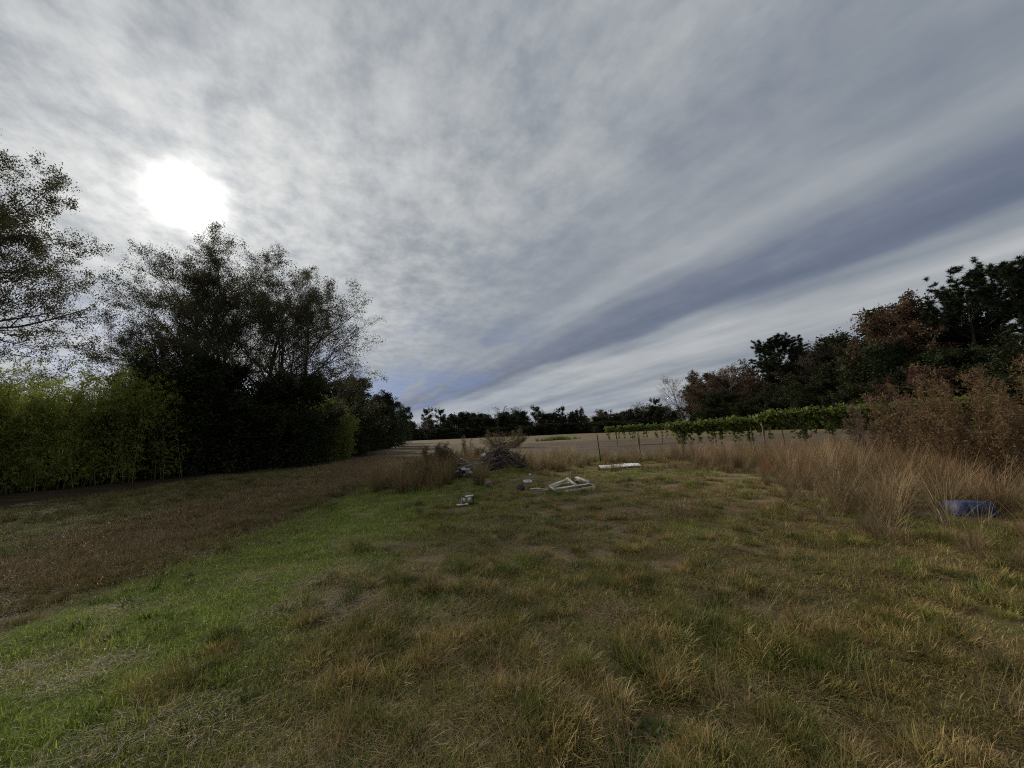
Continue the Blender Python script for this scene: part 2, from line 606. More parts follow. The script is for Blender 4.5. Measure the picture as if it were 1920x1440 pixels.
def tree_mesh(name, seed, S, bark, leafm):
    rnd = random.Random(seed); rng = np.random.default_rng(seed)
    tubes = []; anchors = []
    for (off, d, h, r) in S.stems:
        grow(rnd, S, tubes, anchors, Vector(off), Vector(d).normalized(), h, r, 0)
    tb = MB()
    for pts, rr, sd in tubes:
        tb.tube([tuple(p) for p in pts], rr, sd, cap=False)
    tm = tb.mesh(name + '_trunk', bark, smooth=True)
    cb = MB()
    if S.leaf == 'needle':
        cs = []
        for pts, L in anchors:
            P = np.array([tuple(p) for p in pts])
            k = S.per
            f = rng.uniform(.25, 1.0, k) * (len(P) - 1)
            i = np.minimum(f.astype(int), len(P) - 2); f = (f - i)[:, None]
            cs.append(P[i] * (1 - f) + P[i + 1] * f)
        C = np.concatenate(cs)
        C = C + rng.normal(0, .05, C.shape)
        nn = S.needles
        C2 = np.repeat(C, nn, 0)
        d = unit(rng.normal(size=C2.shape) + np.array([0, 0, .35]))
        s = unit(np.cross(d, rng.normal(size=C2.shape)))
        Ln = S.size * rng.uniform(.6, 1.2, (len(C2), 1))
        tri = np.stack([C2 + s * S.nw, C2 - s * S.nw, C2 + d * Ln], 1)
        cc = np.array(S.col)[None] * np.repeat(rng.uniform(.7, 1.3, (len(C), 1)), nn, 0) * rng.uniform(.8, 1.2, (len(C2), 1))
        cb.tris(tri, cc)
    else:
        cs = []
        for pts, L in anchors:
            if rnd.random() < S.bare:
                continue
            P = np.array([tuple(p) for p in pts])
            k = max(1, int(S.per * rnd.uniform(.5, 1.5)))
            f = rng.uniform(.1, 1.0, k) * (len(P) - 1)
            i = np.minimum(f.astype(int), len(P) - 2); f = (f - i)[:, None]
            cs.append(P[i] * (1 - f) + P[i + 1] * f + rng.normal(0, S.spread, (k, 3)))
        C = np.concatenate(cs)
        if S.skirt:                               # foliage hanging below the limbs down to the ground
            k = rng.uniform(size=len(C)) < S.skirt
            C = np.concatenate([C, C[k] * np.stack([np.ones(k.sum()), np.ones(k.sum()), rng.uniform(.0, 1, k.sum())], 1) * np.array([.92, .92, 1]) + rng.normal(0, S.spread * .7, (k.sum(), 3))])
            C[:, 2] = np.abs(C[:, 2])
        leaves(cb, C, S.size, rng, S.col, .35, .62, .3, S.hue)
    return tm, cb.mesh(name + '_crown', leafm)


def _r(o):
    return lambda t: o


BARK = solid_mat('bark_grey_brown', (.085, .072, .058), .95, 6, .4, .5, 30)
BARK_P = solid_mat('bark_pale', (.20, .19, .17), .9, 5, .35, .3, 30)
BARK_PINE = solid_mat('bark_pine', (.085, .06, .045), .95, 5, .4, .5, 25)
LEAF = leaf_mat('leaf_broad', (1, 1, 1), .38)
NEEDLE = leaf_mat('pine_needles', (1, 1, 1), .12, .7, None, .08)
EVER = leaf_mat('leaf_evergreen', (1, 1, 1), .18, .7, None, .08)

trees = {}


def kind(name, seed, S, bark=BARK, leafm=LEAF):
    trees[name] = tree_mesh(name, seed, S, bark, leafm)


def broad(H, stems=None, col=(.055, .062, .022), hue=(.10, .08, .03), size=.13, per=22, bare=.05, spread=.10, n=(12, 9, 8), spreadk=.42, angk=.95, up0=.05, low=.2, skirt=0.0, up1=.045):
    stems = stems or [((0, 0, 0), (0, 0, 1), H, H * .020)]
    b0 = max(.0, low - .05)
    return Spec(stems=stems, nseg=(10, 7, 5, 3), wob=(.07, .16, .2, .25), up=(up0, up1, .03, .02), taper=(.22, .25, .3, .4),
                sides=(7, 5, 4, 3), nch=n, t0=(low, .22, .15), ang=(angk, .8, .75), angtop=(.45, .2, .1),
                ratio=(spreadk, .48, .42), rr=(.5, .55, .6), shape=lambda t: .55 + .75 * math.sin(min(1, max(0, t - b0) / (1 - b0)) * math.pi * .8 + .45),
                leaf='broad', var=(.7, 1.25), skirt=skirt, per=per, bare=bare, size=size, spread=spread, col=col, hue=hue)


def pine(H, crown=.5, dens=26, limb=.22):
    return Spec(stems=[((0, 0, 0), (.02, .01, 1), H, H * .014)], nseg=(10, 6, 4), wob=(.025, .12, .18), up=(.02, .06, .05), taper=(.3, .3, .4),
                sides=(7, 4, 3), nch=(dens, 9), t0=(crown, .3), ang=(1.45, .7), angtop=(.45, .1), ratio=(limb, .40), rr=(.33, .5),
                shape=lambda t: .45 + 1.0 * math.sin(max(0, min(1, (t - crown) / (1 - crown))) * math.pi * .78 + .45),
                leaf='needle', var=(.5, 1.25), per=4, needles=34, size=.50, nw=.040, col=(.026, .037, .016))


# near left trees (individually grown)
kind('oak_tall', 3, broad(14.0, n=(17, 11, 9), per=54, size=.085, spread=.13, spreadk=.40, angk=.95, col=(.062, .064, .028)))
kind('oak_mid', 8, broad(12.0, stems=[((0, 0, 0), (-.12, 0, 1), 12.0, .24), ((.4, .2, 0), (.22, .1, 1), 11.0, .2)], n=(12, 10, 9), per=46, size=.085, spread=.13, spreadk=.46, angk=1.0, low=.12, col=(.060, .064, .028)))
kind('oak_lean', 15, broad(11.0, stems=[((0, 0, 0), (.55, -.1, 1), 11.5, .22), ((-.3, .3, 0), (.05, 0, 1), 10.0, .2)], n=(11, 9, 9), per=30, bare=.22, size=.085, spread=.12, spreadk=.5, angk=.95, col=(.062, .060, .028)))
kind('oak_edge', 22, broad(17.0, n=(30, 12, 9), per=64, size=.105, spread=.14, spreadk=.46, angk=1.2, up0=.03, up1=.0, low=.12, col=(.062, .066, .026)))
# woodland kinds
kind('evergreen_a', 31, broad(10.0, n=(15, 9, 6), per=26, size=.26, spread=.2, bare=0, col=(.026, .036, .014), low=.03, skirt=.75, angk=1.15, hue=(.035, .045, .016)), BARK, EVER)
kind('evergreen_b', 32, broad(10.0, stems=[((0, 0, 0), (.05, 0, 1), 10, .2), ((.5, .3, 0), (.3, .1, 1), 8, .15), ((-.5, -.3, 0), (-.3, .1, 1), 8, .15)], n=(9, 8, 6), per=22, size=.26, spread=.22, bare=0, col=(.032, .038, .015), low=.03, skirt=.75, angk=1.15, hue=(.05, .05, .018)), BARK, EVER)
kind('russet', 33, broad(10.0, n=(14, 9, 6), per=17, size=.22, spread=.15, bare=.1, col=(.105, .058, .032), low=.03, skirt=.5, angk=1.15, hue=(.11, .075, .04)))
kind('redleaf', 34, broad(8.0, n=(12, 8, 6), per=18, size=.22, spread=.15, bare=.05, col=(.085, .034, .026), low=.03, skirt=.75, angk=1.15, hue=(.10, .05, .03)))
kind('bare', 35, broad(10.0, n=(14, 10, 9), per=3, size=.16, spread=.1, bare=.45, col=(.16, .10, .06), hue=(.15, .09, .05)), BARK_P)
kind('twiggy', 36, broad(10.0, n=(14, 10, 8), per=7, size=.18, spread=.12, bare=.25, col=(.13, .065, .045), hue=(.12, .085, .05)), BARK_P)
kind('pine_a', 41, pine(20.0, .42, 32, .24), BARK_PINE, NEEDLE)
kind('pine_b', 42, pine(20.0, .52, 24, .26), BARK_PINE, NEEDLE)
pc = pine(20.0, .5, 46, .2); pc.var = (.75, 1.2); pc.per = 5
kind('pine_c', 43, pc, BARK_PINE, NEEDLE)


def far_spec(H, **k):
    s = broad(H, n=(11, 6, 4), **k)
    s.sides = (5, 3, 3, 3); s.nseg = (6, 4, 3, 2)
    return s


kind('far_ever', 51, far_spec(10.0, per=14, size=.55, spread=.32, bare=0, col=(.026, .034, .016), low=.03, skirt=.75, angk=1.15, hue=(.04, .045, .02)), BARK, EVER)
kind('far_ever2', 52, far_spec(10.0, per=13, size=.55, spread=.35, bare=0, col=(.032, .038, .018), low=.03, skirt=.75, angk=1.15, hue=(.055, .05, .022), spreadk=.5), BARK, EVER)
kind('far_brown', 53, far_spec(10.0, per=8, size=.45, spread=.25, bare=.1, col=(.085, .060, .035), low=.03, skirt=.75, angk=1.15, hue=(.10, .07, .04)))
kind('far_bare', 54, far_spec(10.0, per=3, size=.35, spread=.2, bare=.2, col=(.10, .085, .05), hue=(.12, .09, .05)), BARK_P)
fp = pine(14.0, .55, 16, .22); fp.per = 3; fp.needles = 8; fp.size = .7; fp.nw = .08
kind('far_pine', 55, fp, BARK_PINE, NEEDLE)
KH = {'oak_tall': 14, 'oak_mid': 12, 'oak_lean': 11, 'oak_edge': 17, 'redleaf': 8, 'far_pine': 14, 'pine_a': 20, 'pine_b': 20, 'pine_c': 20}
for kk, (tm, cm) in trees.items():          # true heights of the grown trees
    zz = np.empty(len(cm.vertices) * 3, np.float32); cm.vertices.foreach_get('co', zz)
    KH[kk] = float(np.percentile(zz[2::3], 99.7))


def place_tree(k, name, label, x, y, h, rz, group=None, wide=1.0, cat='tree'):
    s = h / KH[k]
    o = empty(name, (x, y, gz1(x, y) - .05), label, cat, group, rz, (s * wide, s * wide, s))
    part('trunk', trees[k][0], o)
    part('crown', trees[k][1], o)
    return o


def tree_px(k, name, label, px, ptop, D, rz=0., group=None, wide=1.0):
    x, y, z = at(px, ptop, D)
    return place_tree(k, name, label, x, y, z, rz, group, wide)


# ---- left: the edge of the wood behind the bamboo
tree_px('oak_edge', 'oak_tree', 'tall half-bare oak at left frame edge, limbs reaching over bamboo', -235, 110, 15.5, 3.3, wide=.88)
tree_px('oak_tall', 'oak_tree', 'tallest oak of the left clump, its top just under the sun', 345, 440, 25.0, .6, wide=1.15)
tree_px('oak_mid', 'oak_tree', 'two-stemmed oak in the middle of the left clump', 490, 478, 25.5, 0.0, wide=1.2)
tree_px('oak_lean', 'oak_tree', 'thin leaning oak on the right side of the left clump', 545, 520, 27.0, 0.0, wide=.8)
tree_px('oak_mid', 'oak_tree', 'lower oak at the left flank of the left clump', 325, 590, 26.5, 2.1, wide=.8)
tree_px('oak_tall', 'oak_tree', 'oak at the back of the left clump behind its middle', 430, 510, 29.5, 3.9, wide=1.15)
for px, ptop, D, k, lab, wd in (
        (300, 690, 22.0, 'evergreen_b', 'dark evergreen shrub under the left clump beside left bamboo', 1.3),
        (370, 680, 23.0, 'evergreen_a', 'dark evergreen shrub under the tallest oak of left clump', 1.4),
        (440, 690, 23.5, 'evergreen_b', 'dark evergreen shrub under the two-stemmed oak', 1.4),
        (505, 700, 25.0, 'evergreen_a', 'dark evergreen shrub left of the rounded bamboo clump', 1.3),
        (40, 745, 20.0, 'evergreen_b', 'dark evergreen shrub behind the left end of left bamboo', 1.5),
        (-60, 740, 18.5, 'evergreen_a', 'dark evergreen shrub behind bamboo at the left frame edge', 1.5),
        (140, 745, 21.5, 'evergreen_a', 'dark evergreen shrub behind the middle of left bamboo', 1.5),
        (240, 760, 20.6, 'evergreen_a', 'low dark evergreen shrub at the right end of left bamboo', 1.3)):
    tree_px(k, 'evergreen_shrub', lab, px, ptop, D, px * .1, 'evergreen shrubs under the left oaks', wd)
for px, ptop, D, k, lab in (
        (612, 700, 37., 'evergreen_b', 'dark evergreen tree right behind the rounded bamboo clump'),
        (640, 708, 42., 'evergreen_a', 'tallest dark evergreen right of the rounded bamboo clump'),
        (668, 718, 50., 'evergreen_b', 'second dark evergreen right of the rounded bamboo clump'),
        (695, 738, 60., 'evergreen_a', 'third dark evergreen of the row at left field edge'),
        (712, 752, 74., 'evergreen_b', 'fourth, smaller looking evergreen of the row at left field edge'),
        (730, 768, 95., 'evergreen_a', 'last evergreen of the left row where it meets distant treeline')):
    tree_px(k, 'evergreen_tree', lab, px, ptop, D, px * .37, 'evergreens along the left field edge', 1.25)
tree_px('twiggy', 'bare_tree', 'thin half-bare tree sticking out above the left evergreen row', 722, 745, 70., 1., wide=.8)

# ---- far treeline
rf = random.Random(77)
i = 0
px = 735.0
while px < 1275:
    u = (px - 735) / 540
    D = 185 + rf.uniform(-12, 12)
    hor = 811 - (px - 960) * .0419
    k = rf.choice(['far_ever', 'far_ever2', 'far_ever', 'far_brown', 'far_ever2'])
    top = hor - rf.choice((rf.uniform(20, 30), rf.uniform(28, 42)))
    tree_px(k, 'distant_tree', {'far_ever': 'dark rounded evergreen within the distant treeline across the field', 'far_ever2': 'dark spreading evergreen within the distant treeline across the field', 'far_brown': 'brownish leafy tree within the distant treeline across the field'}[k],
            px, top, D, rf.uniform(0, 6.28), {'far_ever': 'dark rounded trees of the distant treeline', 'far_ever2': 'dark spreading trees of the distant treeline', 'far_brown': 'brownish trees of the distant treeline'}[k], rf.uniform(.85, 1.3))
    # low front growth at the wood's foot
    if i % 2 == 0:
        tree_px('far_ever', 'distant_shrub', 'low dark shrub at the foot of the distant treeline', px + rf.uniform(-4, 4), hor - rf.uniform(10, 15), D - 16, rf.uniform(0, 6.28), 'low shrubs at the foot of the distant treeline', 2.0)
    i += 1
    px += rf.uniform(6, 10)
for px, top, k, lab, nm in (
        (766, 759, 'far_pine', 'distant pine nearest the left evergreen row', 'pine_tree'), (797, 764, 'far_pine', 'small distant pine with layered flat top', 'pine_tree'),
        (828, 764, 'far_pine', 'distant pine with flat crown left of pale bare trees', 'pine_tree'),
        (933, 761, 'far_bare', 'pale half-bare tree, left one of a pair in distant treeline', 'bare_tree'), (958, 762, 'far_bare', 'pale half-bare tree, right one of a pair in distant treeline', 'bare_tree'),
        (1008, 759, 'far_pine', 'tallest distant pine near the middle of the treeline', 'pine_tree'), (1050, 760, 'far_pine', 'distant pine with round crown right of the middle', 'pine_tree'),
        (1130, 767, 'far_brown', 'taller brownish tree in right half of distant treeline', 'distant_tree'),
        (1205, 753, 'far_bare', 'thin distant tree left of the lone round-topped pine', 'bare_tree'), (1231, 744, 'far_pine', 'lone round-topped pine at the right end of distant treeline', 'pine_tree')):
    tree_px(k, nm, lab, px, top, 180., px * .7, None, 1.25)

# ---- right wood
R_ = [
    (1276, 702, 118, 'bare', 'bare_tree', 'pale leafless tree at the left end of the right wood', .9),
    (1292, 735, 112, 'twiggy', 'bare_tree', 'pale twiggy tree right beside the leafless end tree', 1.),
    (1310, 722, 108, 'evergreen_b', 'evergreen_tree', 'rounded evergreen at the left end of the right wood', 1.2),
    (1345, 694, 100, 'russet', 'russet_tree', 'russet-leaved tree, leftmost of the right wood', 1.2),
    (1375, 682, 94, 'twiggy', 'bare_tree', 'reddish twiggy tree left of the rounded pine', 1.2),
    (1400, 676, 90, 'russet', 'russet_tree', 'russet-leaved tree close left of the rounded pine', 1.1),
    (1350, 738, 92, 'evergreen_a', 'evergreen_tree', 'low evergreen below the leftmost russet tree', 1.5),
    (1450, 630, 80, 'pine_c', 'pine_tree', 'pine with dense rounded crown standing alone above the right wood', 1.25),
    (1430, 725, 84, 'evergreen_b', 'evergreen_tree', 'low evergreen below the rounded pine on its left', 1.4),
    (1490, 650, 78, 'twiggy', 'bare_tree', 'reddish twiggy tree just right of the rounded pine', 1.1),
    (1520, 640, 74, 'twiggy', 'bare_tree', 'second reddish twiggy tree right of the rounded pine', 1.1),
    (1475, 712, 74, 'evergreen_a', 'evergreen_tree', 'evergreen below the reddish twiggy trees, left one', 1.4),
    (1530, 690, 68, 'evergreen_b', 'evergreen_tree', 'evergreen below the reddish twiggy trees, right one', 1.4),
    (1555, 630, 70, 'bare', 'bare_tree', 'thin leafless tree left of the big russet tree', .9),
    (1580, 640, 66, 'evergreen_a', 'evergreen_tree', 'tall evergreen left of the big russet tree', 1.2),
    (1640, 580, 62, 'russet', 'russet_tree', 'big russet-orange tree rising left of the tall pines', 1.1),
    (1665, 572, 64, 'twiggy', 'bare_tree', 'half-bare tree top beside the big russet tree', 1.0),
    (1620, 660, 58, 'evergreen_b', 'evergreen_tree', 'evergreen below the big russet tree', 1.4),
    (1700, 590, 56, 'russet', 'russet_tree', 'russet-orange tree close left of the tall pines', 1.0),
    (1690, 640, 50, 'evergreen_a', 'evergreen_tree', 'evergreen between the big russet tree and dark red tree', 1.25),
    (1690, 690, 44, 'redleaf', 'red_tree', 'small dark red tree in front of the right wood', 1.2),
    (1755, 560, 54, 'pine_b', 'pine_tree', 'shorter tall pine, left of the leaning-crowned pine', 1.15),
    (1790, 498, 50, 'pine_b', 'pine_tree', 'tall pine with open crown and visible trunks near right edge', 1.2),
    (1815, 540, 54, 'pine_a', 'pine_tree', 'pine just behind the open-crowned tall pine', 1.1),
    (1900, 478, 46, 'pine_a', 'pine_tree', 'tallest dark pine cut by the right frame edge', 1.25),
    (1960, 470, 50, 'pine_c', 'pine_tree', 'dark pine beyond the right frame edge, boughs showing', 1.25),
    (1770, 665, 46, 'evergreen_b', 'evergreen_tree', 'evergreen under the open-crowned tall pine', 1.4),
    (1840, 650, 42, 'evergreen_a', 'evergreen_tree', 'evergreen under the pines behind the big brown weed bush', 1.4),
    (1910, 630, 38, 'evergreen_b', 'evergreen_tree', 'evergreen at right frame edge below the tallest pine', 1.4),
    (1980, 600, 36, 'evergreen_a', 'evergreen_tree', 'evergreen just past the right frame edge', 1.4),
    (1330, 712, 118, 'evergreen_a', 'evergreen_tree', 'evergreen rising behind the leftmost russet tree', 1.4),
    (1385, 690, 104, 'evergreen_b', 'evergreen_tree', 'evergreen rising behind the reddish twiggy trees left of rounded pine', 1.4),
    (1505, 668, 88, 'evergreen_a', 'evergreen_tree', 'evergreen behind the twiggy trees right of rounded pine', 1.4),
    (1545, 655, 80, 'evergreen_b', 'evergreen_tree', 'tall evergreen behind the thin leafless tree', 1.4),
    (1610, 622, 72, 'evergreen_a', 'evergreen_tree', 'tall evergreen behind the big russet tree on its left', 1.3),
    (1720, 575, 62, 'evergreen_b', 'evergreen_tree', 'tall evergreen between the russet trees and the pines', 1.3),
    (1560, 735, 60, 'evergreen_a', 'evergreen_shrub', 'low evergreen shrub at wood foot behind the vines', 1.8),
    (1650, 725, 48, 'evergreen_b', 'evergreen_shrub', 'low evergreen shrub at wood foot left of dark red tree', 1.8),
    (1740, 720, 42, 'evergreen_a', 'evergreen_shrub', 'low evergreen shrub at wood foot right of dark red tree', 1.8),
    (1395, 755, 80, 'evergreen_b', 'evergreen_shrub', 'low evergreen shrub at wood foot left of the rounded pine', 1.8),
    (1310, 765, 95, 'evergreen_a', 'evergreen_shrub', 'low evergreen shrub at left end of right wood', 1.8),
]
for j, (px, top, D, k, nm, lab, wd) in enumerate(R_):
    tree_px(k, nm, lab, px, top, D, j * 1.7, None, wd)

# ------------------------------------------------------------------ bamboo thickets along the left edge
BAMB = leaf_mat('bamboo_leaf', (1, 1, 1), .58, .55)
CANE = solid_mat('bamboo_cane', (.10, .11, .045), .5, 5, .3)


def bamboo(label, canes, seed, leafn, leafcol, hcut=1.0):
    """canes: list of (x, y, height)"""
    rng = np.random.default_rng(seed)
    cx = float(np.mean([c[0] for c in canes])); cy = float(np.mean([c[1] for c in canes]))
    z0 = gz1(cx, cy)
    root = empty('bamboo_thicket', (cx, cy, z0), label, 'bamboo')
    cb = MB(); lb = MB()
    P = []
    for (x, y, h) in canes:
        n = 8
        lean = rng.normal(0, .10, 2); bend = rng.normal(0, .45, 2)
        tt = np.linspace(0, 1, n)
        pts = np.stack([x - cx + lean[0] * h * tt + bend[0] * h * .35 * tt ** 3, y - cy + lean[1] * h * tt + bend[1] * h * .35 * tt ** 3,
                        gz1(x, y) - z0 + h * (tt - .10 * tt ** 3 * np.hypot(*bend))], 1)
        cb.tube(pts, np.linspace(.016, .004, n), 4, rng.uniform(.7, 1.3) * np.ones(3), cap=False)
        # leafy side branches
        k = max(4, int(leafn * rng.uniform(.6, 1.4) / 9))
        f = rng.uniform(.03, 1.0, k) ** .85 * (n - 1)
        i = np.minimum(f.astype(int), n - 2); f = (f - i)[:, None]
        A = pts[i] * (1 - f) + pts[i + 1] * f
        d = unit(np.concatenate([rng.normal(size=(k, 2)), rng.uniform(-.1, .7, (k, 1))], 1))
        ln = rng.uniform(.25, .75, (k, 1)) * (1.15 - .5 * (f + i[:, None]) / n)
        B = A + d * ln
        for q in range(9):
            tq = rng.uniform(.15, 1.05, (k, 1))
            P.append(A + (B - A) * tq + rng.normal(0, .05, (k, 3)) - np.array([0, 0, .1]) * tq ** 2)
    P = np.concatenate(P)
    leaves(lb, P, .20, rng, leafcol, .4, .20, .7, np.array(leafcol) * np.array([1.5, 1.25, .8]))
    part('cane', cb.mesh('cane', CANE), root, 'stuff')
    part('leaf_mass', lb.mesh('leaf_mass', BAMB), root, 'stuff')
    return root


rng = np.random.default_rng(5)
cn = []
for k in range(400):                           # long left thicket
    u = rng.uniform(0, 1)
    x0 = -25 + 7.6 * u; y0 = 10.0 + 10.0 * u
    dep = rng.uniform(0, 1) ** 1.3 * 4.0
    x = x0 - dep * .6 + rng.normal(0, .35) + 1.6 * (1 - u); y = y0 + dep * .8 + rng.normal(0, .35)
    cn.append((x, y, rng.uniform(4.4, 6.2) * (.85 + .1 * math.sin(u * 9) + .05 * dep)))
bamboo('long tall green bamboo thicket at the left edge of the field', cn, 6, 300, (.23, .275, .066))
cn = []
bx, by = at(600, 860, 31.0)[:2]
for k in range(240):                           # rounded clump
    r_ = math.sqrt(rng.uniform(0, 1)); th = rng.uniform(0, 6.28)
    cn.append((bx + 2.2 * r_ * math.cos(th), by + 2.2 * r_ * math.sin(th), 5.6 * (1.0 - .42 * r_ ** 2) * rng.uniform(.8, 1.06)))
bamboo('rounded light green bamboo clump right of the left oaks', cn, 7, 260, (.20, .235, .06))
cn = []
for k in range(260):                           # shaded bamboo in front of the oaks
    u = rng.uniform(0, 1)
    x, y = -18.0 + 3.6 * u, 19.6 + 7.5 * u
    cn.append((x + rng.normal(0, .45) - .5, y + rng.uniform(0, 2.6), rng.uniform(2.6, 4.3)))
bamboo('shaded dark bamboo in front of the left oaks', cn, 8, 220, (.065, .075, .026))  # shade under the oaks is put into this darker leaf colour

# ------------------------------------------------------------------ grasses (scattered clumps)
GRASS = leaf_mat('grass_blade', (1, 1, 1), .30, .55, inst='tint')
PROTO = {}


def blades(b, rng, n, base_r, lmin, lmax, wid, lean, curl, root_c, tip_c, seg=3, flat=False, straw=.15):
    """curved tapering blades round one root"""
    a = rng.uniform(0, 2 * math.pi, n)
    r = base_r * np.sqrt(rng.uniform(0, 1, n))
    a0 = rng.uniform(0, 2 * math.pi, n)
    P = np.stack([r * np.cos(a0), r * np.sin(a0), np.zeros(n)], 1)
    a = np.where(rng.uniform(size=n) < .65, a0 + rng.normal(0, .6, n), a)
    L = rng.uniform(lmin, lmax, n)
    le = np.abs(rng.normal(lean, lean * .5, n)) * (.5 + r / (base_r + 1e-6) * .7)
    if flat:
        le = rng.uniform(1.25, 1.55, n); P[:, 2] = rng.uniform(.003, .03, n)
    out = np.stack([np.cos(a), np.sin(a), np.zeros(n)], 1)
    side = np.stack([-np.sin(a), np.cos(a), np.zeros(n)], 1)
    pts = [P]; th = le.copy()
    for k in range(seg):
        dd = out * np.sin(th)[:, None] + np.array([0, 0, 1.0]) * np.cos(th)[:, None]
        pts.append(pts[-1] + dd * (L / seg)[:, None])
        th = th + np.abs(rng.normal(curl, curl * .5, n)) / seg
    w = wid * rng.uniform(.7, 1.3, n)
    st = (rng.uniform(size=n) < straw)[:, None]
    br = rng.uniform(.65, 1.35, (n, 1))
    def colr(t):
        c = (np.array(root_c) * (1 - t) + np.array(tip_c) * t)[None] * br
        return np.where(st, np.array([1.9, 1.65, 1.35])[None] * br, c)
    vs = []; cs = []
    for k in range(seg):
        f = 1 - (k / seg) ** 1.5
        vs += [pts[k] - side * (w * f / 2)[:, None], pts[k] + side * (w * f / 2)[:, None]]
        cs += [colr(k / seg), colr(k / seg)]
    vs.append(pts[seg]); cs.append(colr(1.0))
    V = np.stack(vs, 1); Cc = np.stack(cs, 1)
    m_ = V.shape[1]
    base = b.n
    b.v.append(V.reshape(-1, 3)); b.c.append(Cc.reshape(-1, 3)); b.n += n * m_
    o = base + np.arange(n)[:, None] * m_
    for k in range(seg - 1):
        b.q.append(o + np.array([[2 * k, 2 * k + 1, 2 * k + 3, 2 * k + 2]]))
    b.t.append(o + np.array([[2 * seg - 2, 2 * seg - 1, 2 * seg]]))


def proto(kindname, variants):
    c = bpy.data.collections.new('clumps_' + kindname)
    for k, b in enumerate(variants):
        o = bpy.data.objects.new('clump_%s' % kindname, b.mesh('clump_' + kindname, GRASS))
        c.objects.link(o)
    PROTO[kindname] = (c, len(variants))


def variants(n, fn, seed):
    out = []
    for k in range(n):
        rng = np.random.default_rng(seed + k)
        b = MB(); fn(b, rng); out.append(b)
    return out


proto('lawn', variants(5, lambda b, r: blades(b, r, 52, .12, .022, .062, .0036, .7, .8, (.75, .85, .6), (1.2, 1.15, 1.0), 2, straw=.25), 100))
proto('tussock', variants(6, lambda b, r: (blades(b, r, 140, .085, .04, .125, .0036, .6, .9, (.50, .78, .34), (1.45, 1.25, .9), 3, straw=.2),
                                           blades(b, r, 44, .12, .04, .10, .0034, .8, .9, (1.2, 1.05, .8), (1.5, 1.25, 1.0), 2, straw=.5)), 120))
proto('thatch', variants(4, lambda b, r: blades(b, r, 70, .15, .04, .13, .0024, 1.3, .15, (1.0, .9, .8), (1.35, 1.2, 1.0), 2, flat=True, straw=.35), 140))
proto('wisp', variants(5, lambda b, r: blades(b, r, 16, .07, .16, .34, .0026, .25, .5, (1.0, .95, .8), (1.5, 1.3, 1.05), 3, straw=.5), 160))
proto('sedge', variants(6, lambda b, r: (blades(b, r, 60, .14, .5, 1.15, .0075, .22, .75, (.85, .85, .75), (1.25, 1.1, .95), 4, straw=.22),
                                         blades(b, r, 55, .18, .25, .6, .0075, .45, 1.1, (.9, .85, .75), (1.2, 1.05, .9), 3, straw=.3)), 180))
proto('weed', variants(4, lambda b, r: blades(b, r, 34, .07, .03, .075, .016, .9, .5, (.8, 1.0, .75), (.95, 1.15, .8), 2, straw=.0), 200))
proto('tallgreen', variants(3, lambda b, r: blades(b, r, 120, .16, .2, .55, .010, .4, .8, (.8, .95, .7), (1.1, 1.15, .9), 3, straw=.05), 220))


def scatter_tree():
    ng = bpy.data.node_groups.new('grass_scatter', 'GeometryNodeTree')
    ng.interface.new_socket('Geometry', in_out='INPUT', socket_type='NodeSocketGeometry')
    ng.interface.new_socket('Geometry', in_out='OUTPUT', socket_type='NodeSocketGeometry')
    return ng


def scatter(name, label, kindname, P, rot, scale, tint, seed=0):
    """one object: clumps standing on given ground points"""
    coll, nv = PROTO[kindname]
    N = len(P)
    rng = np.random.default_rng(seed)
    me = bpy.data.meshes.new(name)
    me.vertices.add(N)
    me.vertices.foreach_set('co', P.astype(np.float32).ravel())
    def attr(nm, typ, field, arr):
        a = me.attributes.new(nm, typ, 'POINT')
        a.data.foreach_set(field, arr.ravel())
    attr('rot', 'FLOAT_VECTOR', 'vector', rot.astype(np.float32))
    attr('scl', 'FLOAT_VECTOR', 'vector', scale.astype(np.float32))
    attr('pick', 'INT', 'value', rng.integers(0, nv, N).astype(np.int32))
    tn = np.ones((N, 4), np.float32); tn[:, :3] = tint
    attr('tint', 'FLOAT_COLOR', 'color', tn)
    o = bpy.data.objects.new(name, me)
    COL.objects.link(o)
    ng = scatter_tree()
    nd, lk = ng.nodes, ng.links
    gi = nd.new('NodeGroupInput'); go = nd.new('NodeGroupOutput')
    ci = nd.new('GeometryNodeCollectionInfo')
    ci.inputs['Collection'].default_value = coll
    ci.inputs['Separate Children'].default_value = True
    ci.inputs['Reset Children'].default_value = True
    ip = nd.new('GeometryNodeInstanceOnPoints')
    ip.inputs['Pick Instance'].default_value = True
    def na(nm, typ):
        a = nd.new('GeometryNodeInputNamedAttribute'); a.data_type = typ
        a.inputs['Name'].default_value = nm
        return a.outputs['Attribute']
    er = nd.new('FunctionNodeEulerToRotation')
    lk.new(na('rot', 'FLOAT_VECTOR'), er.inputs[0])
    lk.new(gi.outputs[0], ip.inputs['Points'])
    lk.new(ci.outputs[0], ip.inputs['Instance'])
    lk.new(na('pick', 'INT'), ip.inputs['Instance Index'])
    lk.new(er.outputs[0], ip.inputs['Rotation'])
    lk.new(na('scl', 'FLOAT_VECTOR'), ip.inputs['Scale'])
    lk.new(ip.outputs[0], go.inputs[0])
    md = o.modifiers.new('scatter', 'NODES')
    md.node_group = ng
    return tag(o, label, 'grass', None, 'stuff')


def wedge(rng, N, r0, r1, half=68):
    """ground points spread evenly as the eye sees them, a little wider than the view"""
    r = r0 * (r1 / r0) ** rng.uniform(0, 1, N)
    a = rad(half) * rng.uniform(-1, 1, N)
    return r * np.sin(a), r * np.cos(a) - .4


